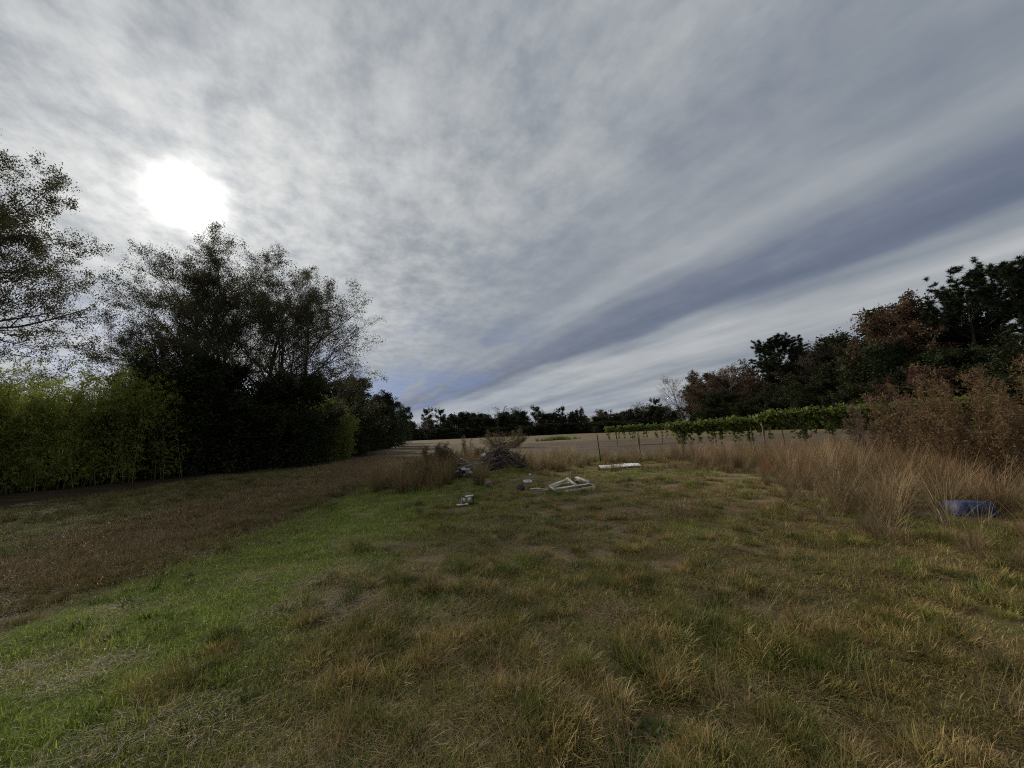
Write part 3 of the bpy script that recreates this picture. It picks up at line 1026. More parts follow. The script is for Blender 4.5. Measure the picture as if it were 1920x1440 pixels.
def place(name, label, kindname, x, y, rng, smin, smax, tint, tilt=.12, far=6.0, tall=1.0):
    N = len(x)
    d = np.hypot(x, y)
    s = rng.uniform(smin, smax, N) * np.maximum(1, d / far) ** .45
    P = np.stack([x, y, gz(x, y) - .006], 1)
    rot = np.stack([rng.normal(0, tilt, N), rng.normal(0, tilt, N), rng.uniform(0, 6.28, N)], 1)
    sc = np.stack([s, s, s * tall * rng.uniform(.8, 1.2, N)], 1)
    return scatter(name, label, kindname, P, rot, sc, tint, len(x))


def inside(x, y, poly):
    r = np.zeros(len(x), bool)
    for (x0, y0), (x1, y1) in zip(poly, poly[1:] + poly[:1]):
        c = ((y0 > y) != (y1 > y)) & (x < (x1 - x0) * (y - y0) / (y1 - y0 + 1e-12) + x0)
        r ^= c
    return r


def is_meadow(x, y):
    """where mown grass grows: not in the thicket, not on the ploughed strip"""
    ok = ~((x > -1.5) & (y > 22.5) & (y < 52))
    ok &= ~((x < -15.5) & (y < 22)) & ~(inside(x, y, [(-14.5, 25.6), (-13.6, 33), (-40, 60), (-40, 20), (-16, 21.4)]))
    return ok


SEDGE_POLY = [gp(1290, 878), gp(1420, 884), gp(1500, 905), gp(1560, 950), gp(1640, 985), gp(1740, 1010), (5.6, 4.4), (9, 4.6), (16, 7), (26, 14), (24, 18.5), (9, 18.6)]
BIN = gp(1813, 966)
rng = np.random.default_rng(50)
x, y = wedge(rng, 42000, 1.0, 32)
k = is_meadow(x, y) & (vnoise(x, y, 1.7, 63, 3) + rng.uniform(-.1, .1, len(x)) + .25 * (x < -2.0) - .05 * (x > -.5) > .44)
x, y = x[k], y[k]
tint = ground_col(x, y) * rng.uniform(.65, 1.45, (len(x), 1)) * np.array([1.5, 1.6, 1.3])
place('mown_grass', 'short green and brown mown grass covering the foreground', 'lawn', x, y, rng, .75, 1.4, tint)
x, y = wedge(rng, 9000, 1.0, 26)
k = is_meadow(x, y) & (vnoise(x, y, 1.3, 61, 2) + rng.uniform(-.15, .15, len(x)) - .14 * (pdist(x, y, STRIP) < 1.5) > .46)
x, y = x[k], y[k]
place('dry_thatch', 'pale dry straw litter lying between the grass', 'thatch', x, y, rng, .7, 1.3, C_STRAW * .85 * rng.uniform(.55, 1.3, (len(x), 1)), .06)
# tussocks: clumped, on the rough right side mainly
x, y = wedge(rng, 9500, 1.1, 24)
n_ = vnoise(x, y, 2.6, 71, 2) + rng.uniform(-.08, .08, len(x))
right = sstep(x + (y - 3) * .12 + 1.2, -1.2, 1.6)
k = is_meadow(x, y) & (n_ > .64 - .13 * right) & (pdist(x, y, STRIP) > 1.0) & (x > -5)
x, y = x[k], y[k]
g = rng.uniform(0, 1, (len(x), 1)) ** 1.3
tint = (C_OLIVE * 1.65 * (1 - g) + C_BROWN * 1.7 * g) * rng.uniform(.65, 1.35, (len(x), 1))
gr = (rng.uniform(size=(len(x), 1)) < .38)
tint = np.where(gr, C_GREEN * rng.uniform(.45, 1.1, (len(x), 1)), tint)
place('grass_tussocks', 'olive brown grass tussocks standing in the rough foreground grass', 'tussock', x, y, rng, .6, 1.5, tint, .22)
x, y = wedge(rng, 800, 1.3, 26)
k = is_meadow(x, y) & (x + (y - 4) * .1 > -1.5 + rng.uniform(-1, 1, len(x)))
x, y = x[k], y[k]
place('grass_wisps', 'thin dry grass stalks sticking up from the rough grass', 'wisp', x, y, rng, .6, 1.2, C_STRAW * .8 * rng.uniform(.6, 1.2, (len(x), 1)), .2)
x, y = wedge(rng, 2400, 1.0, 12)
k = is_meadow(x, y) & (vnoise(x, y, 1.1, 91, 2) > .6)
x, y = x[k], y[k]
place('low_weeds', 'small broad-leaved green weeds creeping in the lawn', 'weed', x, y, rng, .6, 1.3, C_GREEN * .8 * rng.uniform(.7, 1.2, (len(x), 1)), .1)
# russet grass of the track
x = []; y = []
for _ in range(5000):
    s_ = rng.uniform(0, 1) ** 1.3; y_ = 5 + 25 * s_
    x_ = np.interp(y_, [q[1] for q in TRACK], [q[0] for q in TRACK]) + rng.normal(0, 1.0)
    x.append(x_); y.append(y_)
x = np.array(x); y = np.array(y)
place('russet_track_grass', 'reddish brown dead grass along the field track', 'lawn', x, y, rng, 1.0, 1.9, C_RUST * rng.uniform(.8, 1.6, (len(x), 1)), .2)
x = np.concatenate([rng.normal(-5.6, .55, 700), rng.uniform(-14, -5, 900)]); y = np.concatenate([rng.uniform(1.5, 12, 700), rng.uniform(2, 18, 900)])
k = (x < -4.85 - (y - 6) * .03)
x, y = x[k], y[k]
place('rough_verge_grass', 'longer dark brown grass left of the bright mown strip', 'tussock', x, y, rng, .6, 1.2, (C_VERGE * .8 + C_RUST * .4) * rng.uniform(.6, 1.3, (len(x), 1)), .3)
# tall dry grass on the right
N = 4600
x = rng.uniform(4, 27, N); y = rng.uniform(4, 19.5, N)
k = inside(x, y, SEDGE_POLY) & (rng.uniform(size=N) < .12 + .88 * sstep(vnoise(x, y, .75, 81, 2), .40, .58))
# the blue tub stands in a trampled spot open to the viewer
q = (x * BIN[0] + y * BIN[1]) / math.hypot(*BIN); off = np.abs(x * BIN[1] - y * BIN[0]) / math.hypot(*BIN)
k &= ~((off < .55) & (q < math.hypot(*BIN) + .35))
x, y = x[k], y[k]
dd = np.hypot(x, y)
tint = np.where(rng.uniform(size=(len(x), 1)) < .2, np.array([.25, .145, .075]), np.array([.25, .195, .115])) * rng.uniform(.5, 1.2, (len(x), 1))
edge = sstep(y - (5.2 + .35 * np.abs(x - 9)), -1, 3)
o = place('tall_dry_grass', 'tall tawny dry grass standing along the right side', 'sedge', x, y, rng, .5, 1.15, tint * 1.02, .13, far=30)
# the fringe of half-tall grass in front of it
x = rng.uniform(3.2, 12, 1500); y = rng.uniform(3.2, 18, 1500)
k = ~inside(x, y, SEDGE_POLY) & (pdist(x, y, [SEDGE_POLY[i] for i in range(0, 8)]) < 1.0 * rng.uniform(0, 1, 1500) ** .7)
x, y = x[k], y[k]
place('fringe_grass', 'knee-high straw grass fringing the tall dry grass', 'sedge', x, y, rng, .3, .55, np.array([.17, .13, .075]) * rng.uniform(.7, 1.25, (len(x), 1)), .25, far=30)
# rough grass round the rubbish heaps and along the fence
x = np.concatenate([rng.normal(-2.8, .9, 420), rng.normal(-.6, 1.5, 240), rng.uniform(2, 8.5, 70), rng.uniform(-3, 3, 50)])
y = np.concatenate([rng.normal(14.1, 1.1, 420), rng.normal(16.8, .8, 240), rng.normal(18.4, .5, 70), rng.normal(20.0, .8, 50)])
k = ~((np.abs(x + .35) < .8) & (y < 15.3)) & ~((np.abs(x + 1.75) < .55) & (y < 14.8)) & (pdist(x, y, [(3.4, 15), (5.0, 15.6)]) > .9) & (np.hypot(x - 1.6, y - 11) > 1.5)
x, y = x[k], y[k]
place('rough_grass', 'knee-high brown rough grass round the rubbish heaps and fence', 'sedge', x, y, rng, .5, 1.15, np.array([.21, .165, .09]) * rng.uniform(.65, 1.25, (len(x), 1)), .2, far=30)
x = np.concatenate([rng.normal(6.7, 1.2, 90), rng.uniform(.0, 6, 60)]); y = np.concatenate([rng.normal(60, 1.2, 90), rng.normal(20, .8, 60)])
xs = rng.uniform(3.2, 5.2, 34); ys = rng.normal(15.25, .16, 34)
place('sheet_edge_grass', 'short dry grass growing up in front of the white sheet', 'sedge', xs, ys, rng, .16, .32, np.array([.2, .155, .085]) * rng.uniform(.7, 1.2, (34, 1)), .2, far=30)
place('green_grass_patches', 'bright green grass patches by the ploughed strip', 'tallgreen', x, y, rng, .6, 1.2, np.array([.11, .14, .04]) * rng.uniform(.7, 1.3, (len(x), 1)), .2, far=30)

# ------------------------------------------------------------------ tall dead weeds (feathery plumes)
WEED = leaf_mat('dead_weed', (1, 1, 1), .25, .8)
STALK = solid_mat('weed_stalk', (.11, .075, .045), .9, 6, .3)


def weed_mesh(seed, stems, H, spread, col, dens=46, hair=9, fmin=.30, dome=False):
    rnd = random.Random(seed); rng = np.random.default_rng(seed)
    sb = MB(); pb = MB()
    As = []; Bs = []
    for k in range(stems):
        a = rnd.uniform(0, 6.28); r0 = spread * (.42 if dome else .16) * math.sqrt(rnd.random())
        h = H * rnd.uniform(.68, 1.0)
        lf = rnd.random() ** .6
        lean = spread * lf * (.45 if dome else .8)
        h *= 1 - (.55 if dome else .2) * lf ** 2
        tt = np.linspace(0, 1, 7)[:, None]
        o = np.array([math.cos(a), math.sin(a), 0])
        pts = o * r0 + o * lean * tt ** (1.15 if dome else 1.6) + np.array([0, 0, h]) * tt + rng.normal(0, .02, (7, 3)) * tt
        sb.tube(pts, np.linspace(.009, .003, 7), 4, rnd.uniform(.7, 1.3) * np.ones(3), cap=False)
        f = rng.uniform(fmin, 1.0, dens) * 6
        i = np.minimum(f.astype(int), 5); ff = (f - i)[:, None]
        A = pts[i] * (1 - ff) + pts[i + 1] * ff
        d = unit(np.concatenate([rng.normal(size=(dens, 2)), rng.uniform(.3, 1.3, (dens, 1))], 1))
        ln = (h * .20) * (1.15 - f / 6)[:, None] * rng.uniform(.6, 1.4, (dens, 1)) + .05
        As.append(A); Bs.append(A + d * ln)
    A = np.concatenate(As); B = np.concatenate(Bs)
    s = unit(np.cross(B - A, rng.normal(size=A.shape)))
    cc = np.array(col)[None] * rng.uniform(.7, 1.3, (len(A), 1))
    pb.tris(np.stack([A - s * .004, A + s * .004, B], 1), cc)
    A2 = np.repeat(A, hair, 0); B2 = np.repeat(B, hair, 0)
    tq = rng.uniform(.15, 1.0, (len(A2), 1))
    P = A2 + (B2 - A2) * tq
    leaves(pb, P, .075, rng, col, .4, .16, -.35, np.array(col) * 1.4)
    return sb.mesh('stalks', STALK), pb.mesh('plume', WEED)


WM = {'big': weed_mesh(1, 60, 2.7, 2.0, (.165, .104, .050), 60, 9, .2, True), 'mid': weed_mesh(2, 9, 2.2, .7, (.17, .11, .055), 50, 9),
      'slim': weed_mesh(3, 7, 2.2, .45, (.15, .105, .07), 50, 9), 'bush': weed_mesh(4, 70, 1.7, 2.3, (.13, .10, .052), 40, 7, .03, True),
      'small': weed_mesh(5, 26, 1.3, .75, (.135, .105, .06), 44, 8, .12, True)}
WH = {}
for kk, (sm_, pm_) in WM.items():           # true heights of the grown weeds
    zz = np.empty(len(pm_.vertices) * 3, np.float32); pm_.vertices.foreach_get('co', zz)
    WH[kk] = float(np.percentile(zz[2::3], 99.3))


def weed(k, label, px, ptop, D, rz=0., wide=1.0, group=None):
    x, y, z = at(px, ptop, D)
    z0 = gz1(x, y)
    s = (z - z0) / WH[k]
    o = empty('dead_weed', (x, y, z0 - .03), label, 'weed', group, rz, (s * wide, s * wide, s))
    part('stalk', WM[k][0], o, 'stuff')
    part('plume', WM[k][1], o, 'stuff')


weed('big', 'biggest brown feathery weed bush at the right, taller than a person', 1828, 688, 9.4, .3)
weed('mid', 'brown weed left of the biggest brown weed bush', 1745, 748, 10.5, 1.2)
weed('mid', 'brown weed plume midway between vines and biggest weed bush', 1668, 738, 11.5, 2.0)
weed('slim', 'slim brown weed with feathery tip before the right vines', 1597, 758, 12.5, .2)
weed('slim', 'slim pale-tipped weed beside the middle brown plume', 1700, 742, 11.0, .9)
weed('mid', 'brown weed rising at the right frame edge', 1925, 760, 9.0, 2.6)
weed('slim', 'slim weed stalk in tall grass below the right vine row', 1640, 790, 12.0, 3.0)
weed('small', 'dark brown weed at the left end of the rubbish heaps', 815, 832, 14.6, .5, 1.2)
weed('small', 'brown weed between scrap heap and brush pile', 858, 850, 16.2, 1.5, 1.3)
weed('slim', 'thin upright weed behind the scrap heap', 876, 816, 17.5, 2.5)
weed('small', 'olive weed on the right shoulder of the brush pile', 975, 850, 15.6, 3.5, 1.0)
weed('small', 'grey weed close left of the scrap heap', 850, 865, 14.9, 4.5, .9)
weed('small', 'low weed behind the brush pile', 925, 842, 17.2, 5.5, 1.5)
weed('small', 'brown weed at the far left of the heaps near the pale pole', 778, 862, 14.4, .9, 1.3)
weed('small', 'tawny weed in front of the pale pole', 800, 872, 13.2, 2.2, 1.2)
weed('small', 'tall brown weed behind the pale pole', 838, 838, 16.0, 3.1, 1.3)
weed('small', 'brown weed right behind the brush pile top', 905, 838, 17.0, 4.1, 1.3)
weed('small', 'brown weed behind the right end of brush pile', 962, 845, 16.8, 5.0, 1.2)
weed('small', 'low tawny weed right of the brush pile foot', 1000, 868, 15.8, 5.8, 1.1)
weed('bush', 'rounded brown bush alone in the field beyond the rubbish', 944, 806, 42., .4, 1.15)

# ------------------------------------------------------------------ vines on their trellis
VINE = leaf_mat('vine_leaf', (1, 1, 1), .45, .45)
VWOOD = solid_mat('vine_wood', (.09, .065, .045), .9, 8, .3, .4, 40)


def vine(label, x0, x1, y0, y1, top, seed, n=2600, drop=.55, group='vines on the trellis rows'):
    """one vine: stem, arms along the wire, hanging shoots of leaves"""
    rng = np.random.default_rng(seed)
    cx, cy = (x0 + x1) / 2, (y0 + y1) / 2
    z0 = gz1(cx, cy)
    o = empty('grape_vine', (cx, cy, z0), label, 'vine', group)
    tb = MB()
    dx, dy = (x1 - x0) / 2, (y1 - y0) / 2
    zt = top - .22
    tb.tube([(0, 0, -.03), (.04, .02, zt * .4), (-.03, 0, zt * .75), (0, 0, zt)], [.03, .024, .02, .02], 6)
    tb.obj('stem', VWOOD, o, True)
    for s in (-1, 1):
        ab = MB()
        tt = np.linspace(0, 1, 6)[:, None]
        ab.tube(np.array([[0, 0, zt]]) + tt * np.array([[s * dx, s * dy, 0]]) + rng.normal(0, .03, (6, 3)) * tt, np.linspace(.017, .007, 6), 5)
        ab.obj('arm', VWOOD, o, True)
    lb = MB()
    uc = np.sort(rng.uniform(-1.0, 1.0, 9)); u = rng.choice(uc, n, p=(lambda w: w / w.sum())(rng.uniform(.3, 1.6, 9))) + rng.normal(0, .10, n)
    lump = .35 + .65 * np.sin(u * 7 + seed) * np.sin(u * 3.1 + seed * 2.3)
    hang = rng.uniform(0, 1, n) ** 1.5 * (drop * (.38 + 1.1 * np.maximum(lump, 0)))
    P = np.stack([u * dx + rng.normal(0, .09, n), u * dy + rng.normal(0, .17, n), top - .06 - hang + rng.normal(0, .06, n) + .08 * np.sin(u * 11 + seed) + .09 * np.maximum(lump, 0)], 1)
    # a few long shoots
    for k in range(5):
        uk = rng.uniform(-1, 1); m_ = 38
        sh = np.stack([uk * dx + rng.normal(0, .05, m_), uk * dy + rng.normal(0, .05, m_), top - .2 - rng.uniform(0, .95, m_)], 1)
        P = np.concatenate([P, sh])
    N = len(P)
    d = rng.normal(size=(N, 3)); d[:, 2] -= .9; d = unit(d)
    s = unit(np.cross(d, rng.normal(size=(N, 3)) + np.array([0, -1.2, .6])))
    L = rng.uniform(.08, .155, (N, 1))
    q = np.stack([P, P + d * L * .45 + s * L * .55, P + d * L, P + d * L * .45 - s * L * .55], 1)
    base = np.array([.095, .135, .028])
    yel = (rng.uniform(size=(N, 1)) < .28)
    cc = np.where(yel, np.array([.20, .19, .035]), base) * rng.uniform(.6, 1.45, (N, 1))
    lb.quads(q, cc)
    part('leaf_mass', lb.mesh('leaf_mass', VINE), o, 'stuff')
    return o


row = [at(px, 800, D)[:2] + (top,) for px, D, top in ((1248, 22.0, 1.70), (1308, 21.4, 1.74), (1372, 20.8, 1.78), (1436, 20.2, 1.82))]
for k, lab in enumerate(('leftmost vine of the middle row, drooping at its bare end', 'vine in the middle of the middle trellis row', 'vine at the right end of the middle trellis row')):
    (xa, ya, ta), (xb, yb, tb_) = row[k], row[k + 1]
    vine(lab, xa, xb, ya, yb, (ta + tb_) / 2, 10 + k, 1500, .55)
row = [at(px, 800, D)[:2] + (top,) for px, D, top in ((1424, 18.2, 1.94), (1510, 17.4, 2.0), (1610, 16.6, 2.06), (1730, 15.6, 2.1), (1860, 14.8, 2.1))]
for k, lab in enumerate(('lush yellow-green vine starting the near trellis row', 'bright green vine over the thin post in near row', 'vine of the near row half hidden by slim weeds', 'vine at right end of near row behind brown weeds')):
    (xa, ya, ta), (xb, yb, tb_) = row[k], row[k + 1]
    vine(lab, xa, xb, ya, yb, (ta + tb_) / 2, 20 + k, 1700, .55)
row = [at(px, 800, D)[:2] + (top,) for px, D, top in ((1134, 37., 1.75), (1176, 36.5, 1.75), (1218, 36., 1.75), (1262, 35.5, 1.78))]
for k, lab in enumerate(('small far vine at the left end of the farthest row', 'small far vine in the middle of the farthest row', 'small far vine at the right end of the farthest row')):
    (xa, ya, ta), (xb, yb, tb_) = row[k], row[k + 1]
    vine(lab, xa, xb, ya, yb, 1.75, 30 + k, 1000, .38)

TW = solid_mat('trellis_wire', (.16, .15, .14), .6, 10, .2)
for lab, pts_ in (('wire carrying the middle vine row', ((1240, 22.1), (1308, 21.4), (1372, 20.8), (1440, 20.1))), ('wire carrying the near vine row', ((1418, 18.3), (1510, 17.4), (1610, 16.6), (1730, 15.6), (1862, 14.8)))):
    b = MB()
    b.tube([at(px, 800, D)[:2] + (1.55 + .14 * (D < 19),) for px, D in pts_], .004, 4)
    tag(b.obj('trellis_wire', TW), lab, 'wire')
POST = solid_mat('rusty_post', (.055, .038, .030), .8, 14, .4, .3, 60)
WOODPOST = solid_mat('weathered_post', (.14, .11, .085), .9, 9, .35, .4, 40)


def tpost(label, px, base_py, top_py, lean=-.07, wood=False):
    x, y = gp(px, base_py)
    z0 = gz1(x, y)
    h = at(px, top_py, y)[2] - z0
    o = empty('fence_post', (x, y, z0 - .04), label, 'fence post', 'posts along the fence line')
    o.rotation_euler = (0, lean, 0)
    b = MB()
    if wood:
        b.tube([(0, 0, 0), (.01, 0, h * .5), (0, .01, h + .04)], [.045, .042, .04], 8)
        b.obj('shaft', WOODPOST, o, True)
    else:
        b.box((.045, .006, h + .04), Matrix.Translation((0, 0, (h + .04) / 2)))
        b.box((.007, .035, h + .04), Matrix.Translation((0, .0205, (h + .04) / 2)))
        b.obj('shaft', POST, o)
        s = MB()
        for k in range(int(h / .09)):
            s.box((.018, .012, .02), Matrix.Translation((0, -.009, .14 + k * .09)))
        s.obj('stud', POST, o)['kind'] = 'stuff'
    return x, y, h


tps = [tpost('leftmost dark metal fence post beside the white sheet', 1127, 869, 814), tpost('second dark metal fence post, over the white sheet right end', 1203, 863, 812),
       tpost('third dark metal fence post, under the leftmost middle-row vine', 1283, 860, 805),
       tpost('fourth dark metal fence post in tall grass below the middle row', 1418, 858, 800, -.06), tpost('fifth dark metal fence post in tall grass below the near row', 1514, 855, 796, -.05)]
xq, yq, _ = at(1506, 800, 17.4)
for lab, (px, D) in (('thin wooden trellis post under the bright green vine', (1506, 17.4)), ('wooden trellis post at the yellow-green vine', (1430, 18.2)), ('wooden trellis post behind the slim weeds', (1612, 16.6))):
    xq, yq, _ = at(px, 800, D)
    o = empty('trellis_post', (xq, yq, gz1(xq, yq) - .04), lab, 'post', 'trellis posts of the near row')
    b = MB(); b.tube([(0, 0, 0), (.01, 0, .9), (0, .01, 1.86)], [.045, .042, .04], 8)
    b.obj('shaft', WOODPOST, o, True)
    b = MB(); b.tube([(-.1, 0, 1.80), (.1, 0, 1.80)], [.006, .006], 5)
    b.obj('wire_staple', POST, o)
WIRE = solid_mat('fence_wire', (.12, .11, .10), .6, 10, .3)
for hh, lab in ((.45, 'lower sagging wire of the metal-post fence'), (1.0, 'upper sagging wire of the metal-post fence')):
    b = MB(); pts = []
    for (xa, ya, ha), (xb, yb, hb) in zip(tps[:-1], tps[1:]):
        for q in np.linspace(0, 1, 8)[:-1]:
            xx, yy = xa + (xb - xa) * q, ya + (yb - ya) * q
            pts.append((xx - .07 * hh, yy - .02, gz1(xa, ya) * (1 - q) + gz1(xb, yb) * q + hh - .12 * q * (1 - q)))
    xb, yb, _ = tps[-1]
    pts.append((xb - .05 * hh, yb - .02, gz1(xb, yb) + hh))
    b.tube(pts, .0025, 4)
    tag(b.obj('fence_wire', WIRE), lab, 'wire')

# ------------------------------------------------------------------ rubbish: brush pile, scrap heap, pallet, tub ...
STICK = solid_mat('dead_stick', (.15, .115, .09), .9, 10, .4, .3, 50)
SOIL = solid_mat('dark_red_soil', (.040, .024, .018), .97, 6, .45, .9, 18)
PALE = solid_mat('weathered_board', (.62, .58, .50), .85, 7, .2, .3, 60, dirt=(.38, .33, .26))
BROWNB = solid_mat('brown_board', (.27, .19, .10), .85, 7, .25, .3, 60)
WHITE = solid_mat('white_sheet_metal', (.72, .73, .74), .45, 3, .1, .05, 20, dirt=(.42, .38, .32))
WHITEP = solid_mat('white_plastic', (.68, .68, .66), .5, 4, .1, dirt=(.35, .31, .25))
GREYM = solid_mat('grey_scrap_metal', (.30, .31, .32), .5, 6, .3, dirt=(.16, .11, .08))
STONE = solid_mat('pale_stone', (.19, .165, .13), .95, 6, .3, .8, 18)
BLUE = solid_mat('blue_plastic', (.013, .045, .17), .6, 5, .3, dirt=(.05, .055, .07))
BLACK = solid_mat('black_plastic', (.014, .014, .015), .95, 5, .2)
DARKW = solid_mat('dark_stump_wood', (.045, .032, .028), .95, 7, .4, .7, 25)


def lump(name, size, mat, parent=None, seed=0, sub=3, amp=.25):
    """an uneven stone-like or earth-like lump"""
    import bmesh
    bm = bmesh.new()
    bmesh.ops.create_icosphere(bm, subdivisions=sub, radius=1.0)
    rng = np.random.default_rng(seed)
    ph = rng.uniform(0, 6, 6)
    for v in bm.verts:
        c = v.co
        k = 1 + amp * (math.sin(c.x * 2.3 + ph[0]) * math.sin(c.y * 2.9 + ph[1]) + .5 * math.sin(c.z * 5 + ph[2] + c.x * 4) + .35 * math.sin(c.y * 8 + ph[3]) * math.sin(c.x * 7 + ph[4]))
        v.co = Vector((c.x * size[0] * k, c.y * size[1] * k, c.z * size[2] * k))
    me = bpy.data.meshes.new(name)
    bm.to_mesh(me); bm.free()
    me.polygons.foreach_set('use_smooth', np.ones(len(me.polygons), bool))
    ca = me.color_attributes.new('Col', 'FLOAT_COLOR', 'POINT')
    ca.data.foreach_set('color', np.ones(len(me.vertices) * 4, np.float32))
    me.materials.append(mat)
    o = bpy.data.objects.new(name, me)
    COL.objects.link(o)
    if parent:
        o.parent = parent
    return o


rnd = random.Random(9)
# brush pile: roots and broken branches on dark soil
px_, py_ = gp(942, 893)
bz = gz1(px_, py_)
o = empty('brush_pile', (px_, py_, bz), 'heap of broken branches and roots on dark soil', 'brush pile')
o.scale = (1.1, 1.05, 1.12)
s_ = lump('soil_mound', (.62, .45, .14), SOIL, o, 3, 4, .25); s_.location = (.05, .25, 0)
s_ = lump('soil_mound', (.38, .33, .34), SOIL, o, 4, 4, .25); s_.location = (-.05, .5, .22)
for k in range(150):
    a = rnd.uniform(0, 6.28); r0 = rnd.uniform(0, .8)
    b0 = Vector((math.cos(a) * r0 * 1.0 + .05, .3 + math.sin(a) * r0 * .7, rnd.uniform(.1, .85) * (1 - r0 * .95) ** 1.2))
    th = rnd.uniform(0, 6.28); el = rnd.uniform(-.7, .9)
    d = Vector((math.cos(th) * math.cos(el), math.sin(th) * math.cos(el) * .7, math.sin(el)))
    L = rnd.uniform(.3, .95); r1 = rnd.uniform(.008, .028)
    pts = []
    pp = b0 - d * L * .5
    for q in range(5):
        pp = pp + d * L / 5
        d = (d + Vector((rnd.gauss(0, .2), rnd.gauss(0, .2), rnd.gauss(0, .2)))).normalized()
        pts.append((pp.x, pp.y, max(pp.z, .02)))
    sb = MB(); sb.tube(pts, [r1, r1 * .9, r1 * .8, r1 * .65, r1 * .45], 5, np.ones(3) * rnd.uniform(.35, 1.25))
    sb.obj('stick', STICK, o, True)
sb = MB(); sb.box((.34, .05, .02), Matrix.Translation((.22, .12, .84)) @ Matrix.Rotation(.1, 4, 'Z') @ Matrix.Rotation(-.1, 4, 'Y'))
sb.obj('pale_board', PALE, o)
sb = MB(); sb.box((.16, .02, .10), Matrix.Translation((-.62, .0, .42)) @ Matrix.Rotation(-.5, 4, 'Y'))
sb.obj('white_scrap', WHITEP, o)
# scrap heap: grey rods and white sheet pieces
px_, py_ = gp(874, 896)
o = empty('scrap_heap', (px_, py_, gz1(px_, py_)), 'heap of grey rods and white scrap left of the brush pile', 'scrap heap')
s_ = lump('soil_mound', (.5, .45, .17), SOIL, o, 6, 4)
for k in range(30):
    th = rnd.uniform(0, 6.28); L = rnd.uniform(.35, .95)
    c0 = Vector((rnd.gauss(.05, .17), rnd.gauss(0, .15), rnd.uniform(.12, .52)))
    d = Vector((math.cos(th), math.sin(th) * .6, rnd.uniform(-.4, .4))).normalized()
    sb = MB(); e0 = c0 - d * L / 2; e1 = c0 + d * L / 2
    e0.z = max(e0.z, .02); e1.z = max(e1.z, .02)
    sb.tube([tuple(e0), tuple(c0 + Vector((0, 0, rnd.uniform(-.03, .05)))), tuple(e1)], rnd.uniform(.007, .016), 5, np.ones(3) * rnd.uniform(.5, 1.4))
    sb.obj('rod', GREYM, o, True)
for (xx, zz, ww, ry) in ((.02, .27, .30, .12), (-.05, .10, .30, -.45), (.18, .16, .24, .5), (-.28, .2, .06, 1.4)):
    sb = MB(); sb.box((ww, .16, .015), Matrix.Translation((xx, -.25, zz)) @ Matrix.Rotation(ry, 4, 'Y') @ Matrix.Rotation(.5, 4, 'X'))
    sb.obj('white_panel', WHITEP, o)
# long pale pole leaning out of the weeds at the far left of the heaps
def pole(name, label, p0, p1, r, mat, cat, z0=.04, z1=.04):
    b = MB()
    (xa, ya), (xb, yb) = p0, p1
    pts = [(xa + (xb - xa) * q - xa, ya + (yb - ya) * q - ya, (gz1(xa, ya) + z0) * (1 - q) + (gz1(xb, yb) + z1) * q - gz1(xa, ya) + .02 * math.sin(q * 5)) for q in np.linspace(0, 1, 6)]
    b.tube(pts, [r, r, r * .95, r * .9, r * .85, r * .7], 7)
    o = b.obj(name, mat, None, True, (xa, ya, gz1(xa, ya)))
    return tag(o, label, cat)


pole('pole', 'pale pole sticking out of the weeds left of the scrap heap', (gp(805, 893)[0], gp(805, 893)[1]), (gp(832, 900)[0], gp(832, 900)[1] + .2), .025, PALE, 'pole', .28, .05)
pole('lath', 'thin pale lath lying left of the broken pallet', gp(994, 923), gp(1029, 920), .022, PALE, 'lath', .05, .05)
pole('fallen_branch', 'pale fallen branch lying by the left bamboo', gp(20, 952), gp(112, 944), .03, STICK, 'branch')
# pale stone, stump, white bits
def stone(name, label, px, py, size, mat, cat, seed, rx=0., dz=0.):
    x, y = gp(px, py)
    o = lump(name, size, mat, None, seed, 3, .16)
    o.location = (x, y, gz1(x, y) + size[2] * .6 + dz)
    o.rotation_euler = (0, rx, seed)
    return tag(o, label, cat)


stone('stone', 'pale leaning stone in front of the brush pile', 915, 914, (.20, .13, .11), STONE, 'stone', 2, .55)
stone('tree_stump', 'small dark stump right of the brush pile', 976, 921, (.15, .14, .10), DARKW, 'stump', 5)


def tray(name, label, px, py, w, d, h, mat, cat, rz=0., tilt=0., taper=.8):
    """an open container with walls, floor and a rolled rim"""
    x, y = gp(px, py)
    o = empty(name, (x, y, gz1(x, y) + .02), label, cat, None, rz)
    o.rotation_euler = (tilt, 0, rz)
    n = 28
    def ring(sc, z):
        a = np.linspace(0, 2 * math.pi, n, endpoint=False)
        e = .35
        cx = np.sign(np.cos(a)) * np.abs(np.cos(a)) ** e; cy = np.sign(np.sin(a)) * np.abs(np.sin(a)) ** e
        return np.stack([cx * w / 2 * sc, cy * d / 2 * sc, np.full(n, z)], 1)
    def loft(rings):
        b = MB()
        V = np.stack(rings); base = b._add(V, None)
        ix = base + np.arange(len(rings) * n).reshape(len(rings), n)
        b.q.append(np.stack([ix[:-1], np.roll(ix[:-1], -1, 1), np.roll(ix[1:], -1, 1), ix[1:]], -1).reshape(-1, 4))
        return b
    rs = [ring(.02, .0), ring(taper, 0), ring(taper + (1 - taper) * .5, h * .5), ring(1, h), ring(.97, h), ring(taper + (1 - taper) * .5 - .03, h * .5), ring(taper - .03, .012), ring(.02, .012)]
    loft(rs).obj('wall', mat, o, True)
    loft([ring(.99, h - .02), ring(1.05, h - .02), ring(1.05, h + .008), ring(.95, h + .008), ring(.96, h - .01)]).obj('rim', mat, o)
    return o, ring, loft


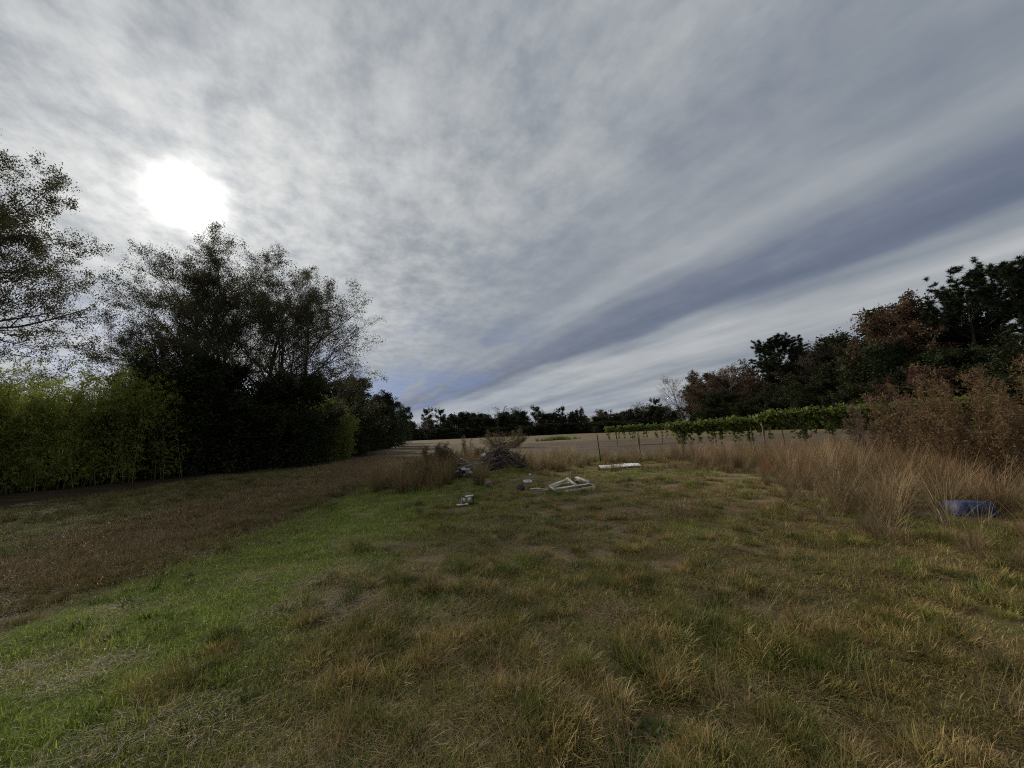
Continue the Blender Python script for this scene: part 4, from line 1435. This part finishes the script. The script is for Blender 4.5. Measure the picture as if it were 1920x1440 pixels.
o, ring, loft = tray('white_dish', 'small white dish right of the brush pile', 989, 906, .24, .2, .07, WHITEP, 'dish', .2, .25)
o, ring, loft = tray('plastic_tub', 'blue plastic tub lying in dry grass at right', 1818, 965, .54, .40, .28, BLUE, 'tub', -.25, math.pi - .05, .88)
o.location.z += .17
loft([ring(.955, .17), ring(.99, .175), ring(.99, .195), ring(.968, .20)]).obj('band', BLUE, o)
for sgn in (-1, 1):
    sb = MB(); sb.tube([(sgn * .27, -.08, .22), (sgn * .31, -.05, .215), (sgn * .31, .05, .215), (sgn * .27, .08, .22)], .013, 6)
    sb.obj('handle', BLUE, o, True)
for k in range(7):
    sb = MB(); sb.box((.010, .008, .13), Matrix.Translation((-.186 + .062 * k, .186, .09)) @ Matrix.Rotation(-.09, 4, 'X'))
    sb.obj('rib', BLUE, o)
o, ring, loft = tray('plant_pot', 'black plastic pot in dry grass behind the blue tub', 1832, 908, .3, .3, .26, BLACK, 'pot', 0., .5, .75)
# white bits on the lawn before the heaps
x, y = gp(877, 948)
o = empty('broken_crate', (x, y, gz1(x, y)), 'small broken white crate on the lawn before the heaps', 'crate', None, .15)
for nm, sz, mt_, loc, ry in (('top_board', (.18, .12, .018), WHITEP, (.04, 0, .185), -.06), ('side_board', (.08, .02, .10), WHITEP, (-.10, -.05, .11), .1), ('side_board', (.08, .02, .08), WHITEP, (.04, -.05, .12), 0.),
                           ('end_board', (.018, .12, .17), BLACK, (.125, 0, .09), 0.), ('base_board', (.24, .12, .02), DARKW, (.0, 0, .03), 0.), ('end_board', (.018, .12, .15), DARKW, (-.11, .0, .09), 0.)):
    sb = MB(); sb.box(sz, Matrix.Translation(loc) @ Matrix.Rotation(ry, 4, 'Y')); sb.obj(nm, mt_, o)
x, y = gp(867, 951)
o = empty('white_plank', (x, y, gz1(x, y) + .03), 'short white plank flat on the lawn before the broken crate', 'plank', None, .12)
sb = MB(); sb.box((.26, .08, .025), Matrix.Rotation(-.05, 4, 'Y')); sb.obj('board', WHITEP, o)
sb = MB(); sb.box((.05, .082, .012), Matrix.Translation((.03, 0, .019))); sb.obj('dark_patch', DARKW, o)
stone('foam_scrap', 'tiny pale scrap in the grass above the white dish', 994, 895, (.07, .05, .03), WHITEP, 'scrap', 8)

# white sheet lying by the fence
x0, y0 = gp(1165, 879)
sb = MB()
nx, ny = 32, 12
U_, V_ = np.meshgrid(np.linspace(-.5, .5, nx), np.linspace(0, 1, ny))
cor = .012 * np.sin(U_ * 1.62 * 2 * math.pi / .13)
zz = .05 + .03 * np.sin(V_ * 3.0) + cor + .02 * np.sin(U_ * 5) + .02 * V_
top = np.stack([U_ * 1.62 + V_ * .12, V_ * .95, zz], -1)
bot = top - np.array([0, 0, .012])
b0 = sb._add(np.concatenate([top.reshape(-1, 3), bot.reshape(-1, 3)]), None)
ix = b0 + np.arange(nx * ny).reshape(ny, nx); jx = ix + nx * ny
sb.q.append(np.stack([ix[:-1, :-1], ix[:-1, 1:], ix[1:, 1:], ix[1:, :-1]], -1).reshape(-1, 4))
sb.q.append(np.stack([jx[:-1, :-1], jx[1:, :-1], jx[1:, 1:], jx[:-1, 1:]], -1).reshape(-1, 4))
for e0, e1 in ((ix[0], jx[0]), (ix[-1][::-1], jx[-1][::-1]), (ix[:, 0][::-1], jx[:, 0][::-1]), (ix[:, -1], jx[:, -1])):
    sb.q.append(np.stack([e0[:-1], e1[:-1], e1[1:], e0[1:]], -1))
o = sb.obj('metal_sheet', WHITE, None, True, (x0, y0, gz1(x0, y0)))
tag(o, 'white corrugated metal sheet lying on the ground by the fence', 'sheet')

# broken pallet
xa, ya = gp(1041, 927); xb, yb = gp(1115, 916); xc, yc = gp(1031, 916); xd, yd = gp(1084, 905)
c0 = np.array([(xa + xb + xc + xd) / 4, (ya + yb + yc + yd) / 4])
o = empty('wooden_pallet', (c0[0], c0[1], gz1(*c0)), 'broken pale wooden pallet with one upright brown board', 'pallet')


def plank(nm, p, q, w, th, mat=PALE, roll=0.):
    """a board from p to q (local coordinates)"""
    p = Vector(p); q = Vector(q); d = q - p
    M_ = Matrix.Translation((p + q) / 2) @ d.to_track_quat('X', 'Z').to_matrix().to_4x4() @ Matrix.Rotation(roll, 4, 'X')
    sb = MB(); sb.box((d.length, w, th), M_, np.ones(3) * rnd.uniform(.75, 1.15))
    sb.obj(nm, mat, o)


A_, B_, C_, D_ = (Vector((p[0] - c0[0], p[1] - c0[1], 0)) for p in ((xa, ya), (xb, yb), (xc, yc), (xd, yd)))
up = lambda v, z: Vector((v.x, v.y, z))
plank('stringer', up(A_, .05), up(B_, .05), .04, .075)
plank('stringer', up(C_, .05), up(D_, .05), .04, .075)
plank('deck_board', up(A_ * .98, .10), up(C_ * .98, .10), .075, .02)
plank('deck_board', up(B_ * .99, .10), up(D_ * .99, .115), .08, .02)
plank('deck_board', up(A_.lerp(B_, .06), .15), up(A_.lerp(B_, .55), .15), .09, .02)
plank('deck_board', up(A_.lerp(C_, .22) + Vector((.05, 0, 0)), .135), up(B_.lerp(D_, .15), .13), .09, .018)
plank('deck_board', up(A_.lerp(C_, .45) + Vector((.08, 0, 0)), .06), up(B_.lerp(D_, .38) - Vector((.2, 0, 0)), .05), .09, .018)
plank('middle_stringer', up(A_.lerp(B_, .55) - Vector((0, .04, 0)), .14), up(C_.lerp(D_, .60), .20), .05, .07)
plank('loose_board', up(A_.lerp(C_, .7), .15), up(C_.lerp(D_, .62) + Vector((0, -.25, 0)), .22), .055, .02, roll=.6)
plank('raised_board', up(D_, .19) + Vector((-.05, 0, 0)), up(B_, .17) + Vector((-.1, .25, 0)), .1, .02, roll=.2)
ub = Vector((gp(1073, 911)[0] - c0[0], gp(1073, 911)[1] - c0[1], 0))
plank('upright_board', up(ub, -.02), up(ub, .43) + Vector((.03, .02, 0)), .12, .045, BROWNB, math.pi / 2)

# tawny grass clump standing before the brush pile, and the pale straw clump on the right
def clump_thing(name, label, px, py, n, h, col, seed, wid=.012, r=.13, lean=.22):
    x, y = gp(px, py)
    b = MB(); rng = np.random.default_rng(seed)
    blades(b, rng, n, r, h * .55, h, wid, lean, .6, (.9, .9, .9), (1.2, 1.1, 1.0), 5, straw=.25)
    for k in range(len(b.c)):
        b.c[k] = b.c[k] * np.array(col)
    o = empty(name, (x, y, gz1(x, y) - .02), label, 'grass clump')
    part('blade_mass', b.mesh('blade_mass', WEED), o, 'stuff')


clump_thing('grass_clump', 'tall tawny grass clump standing between scrap heap and brush pile', 899, 913, 260, .95, (.20, .16, .085), 1)
clump_thing('grass_clump', 'pale straw grass clump left of the blue tub', 1668, 1005, 110, .6, (.20, .165, .10), 2, .007, .16, .45)
clump_thing('grass_clump', 'few tawny stalks hanging over the front of the blue tub', 1838, 985, 34, .5, (.24, .19, .12), 7, .008, .16, .45)
clump_thing('grass_clump', 'arching pale seed-headed grass beside the blue tub', 1778, 985, 40, 1.05, (.27, .22, .14), 3, .010, .12, .3)
clump_thing('grass_clump', 'thin pale dead stalks standing in mid-field right of pallet', 1268, 965, 60, .48, (.25, .20, .13), 4, .008, .16, .2)
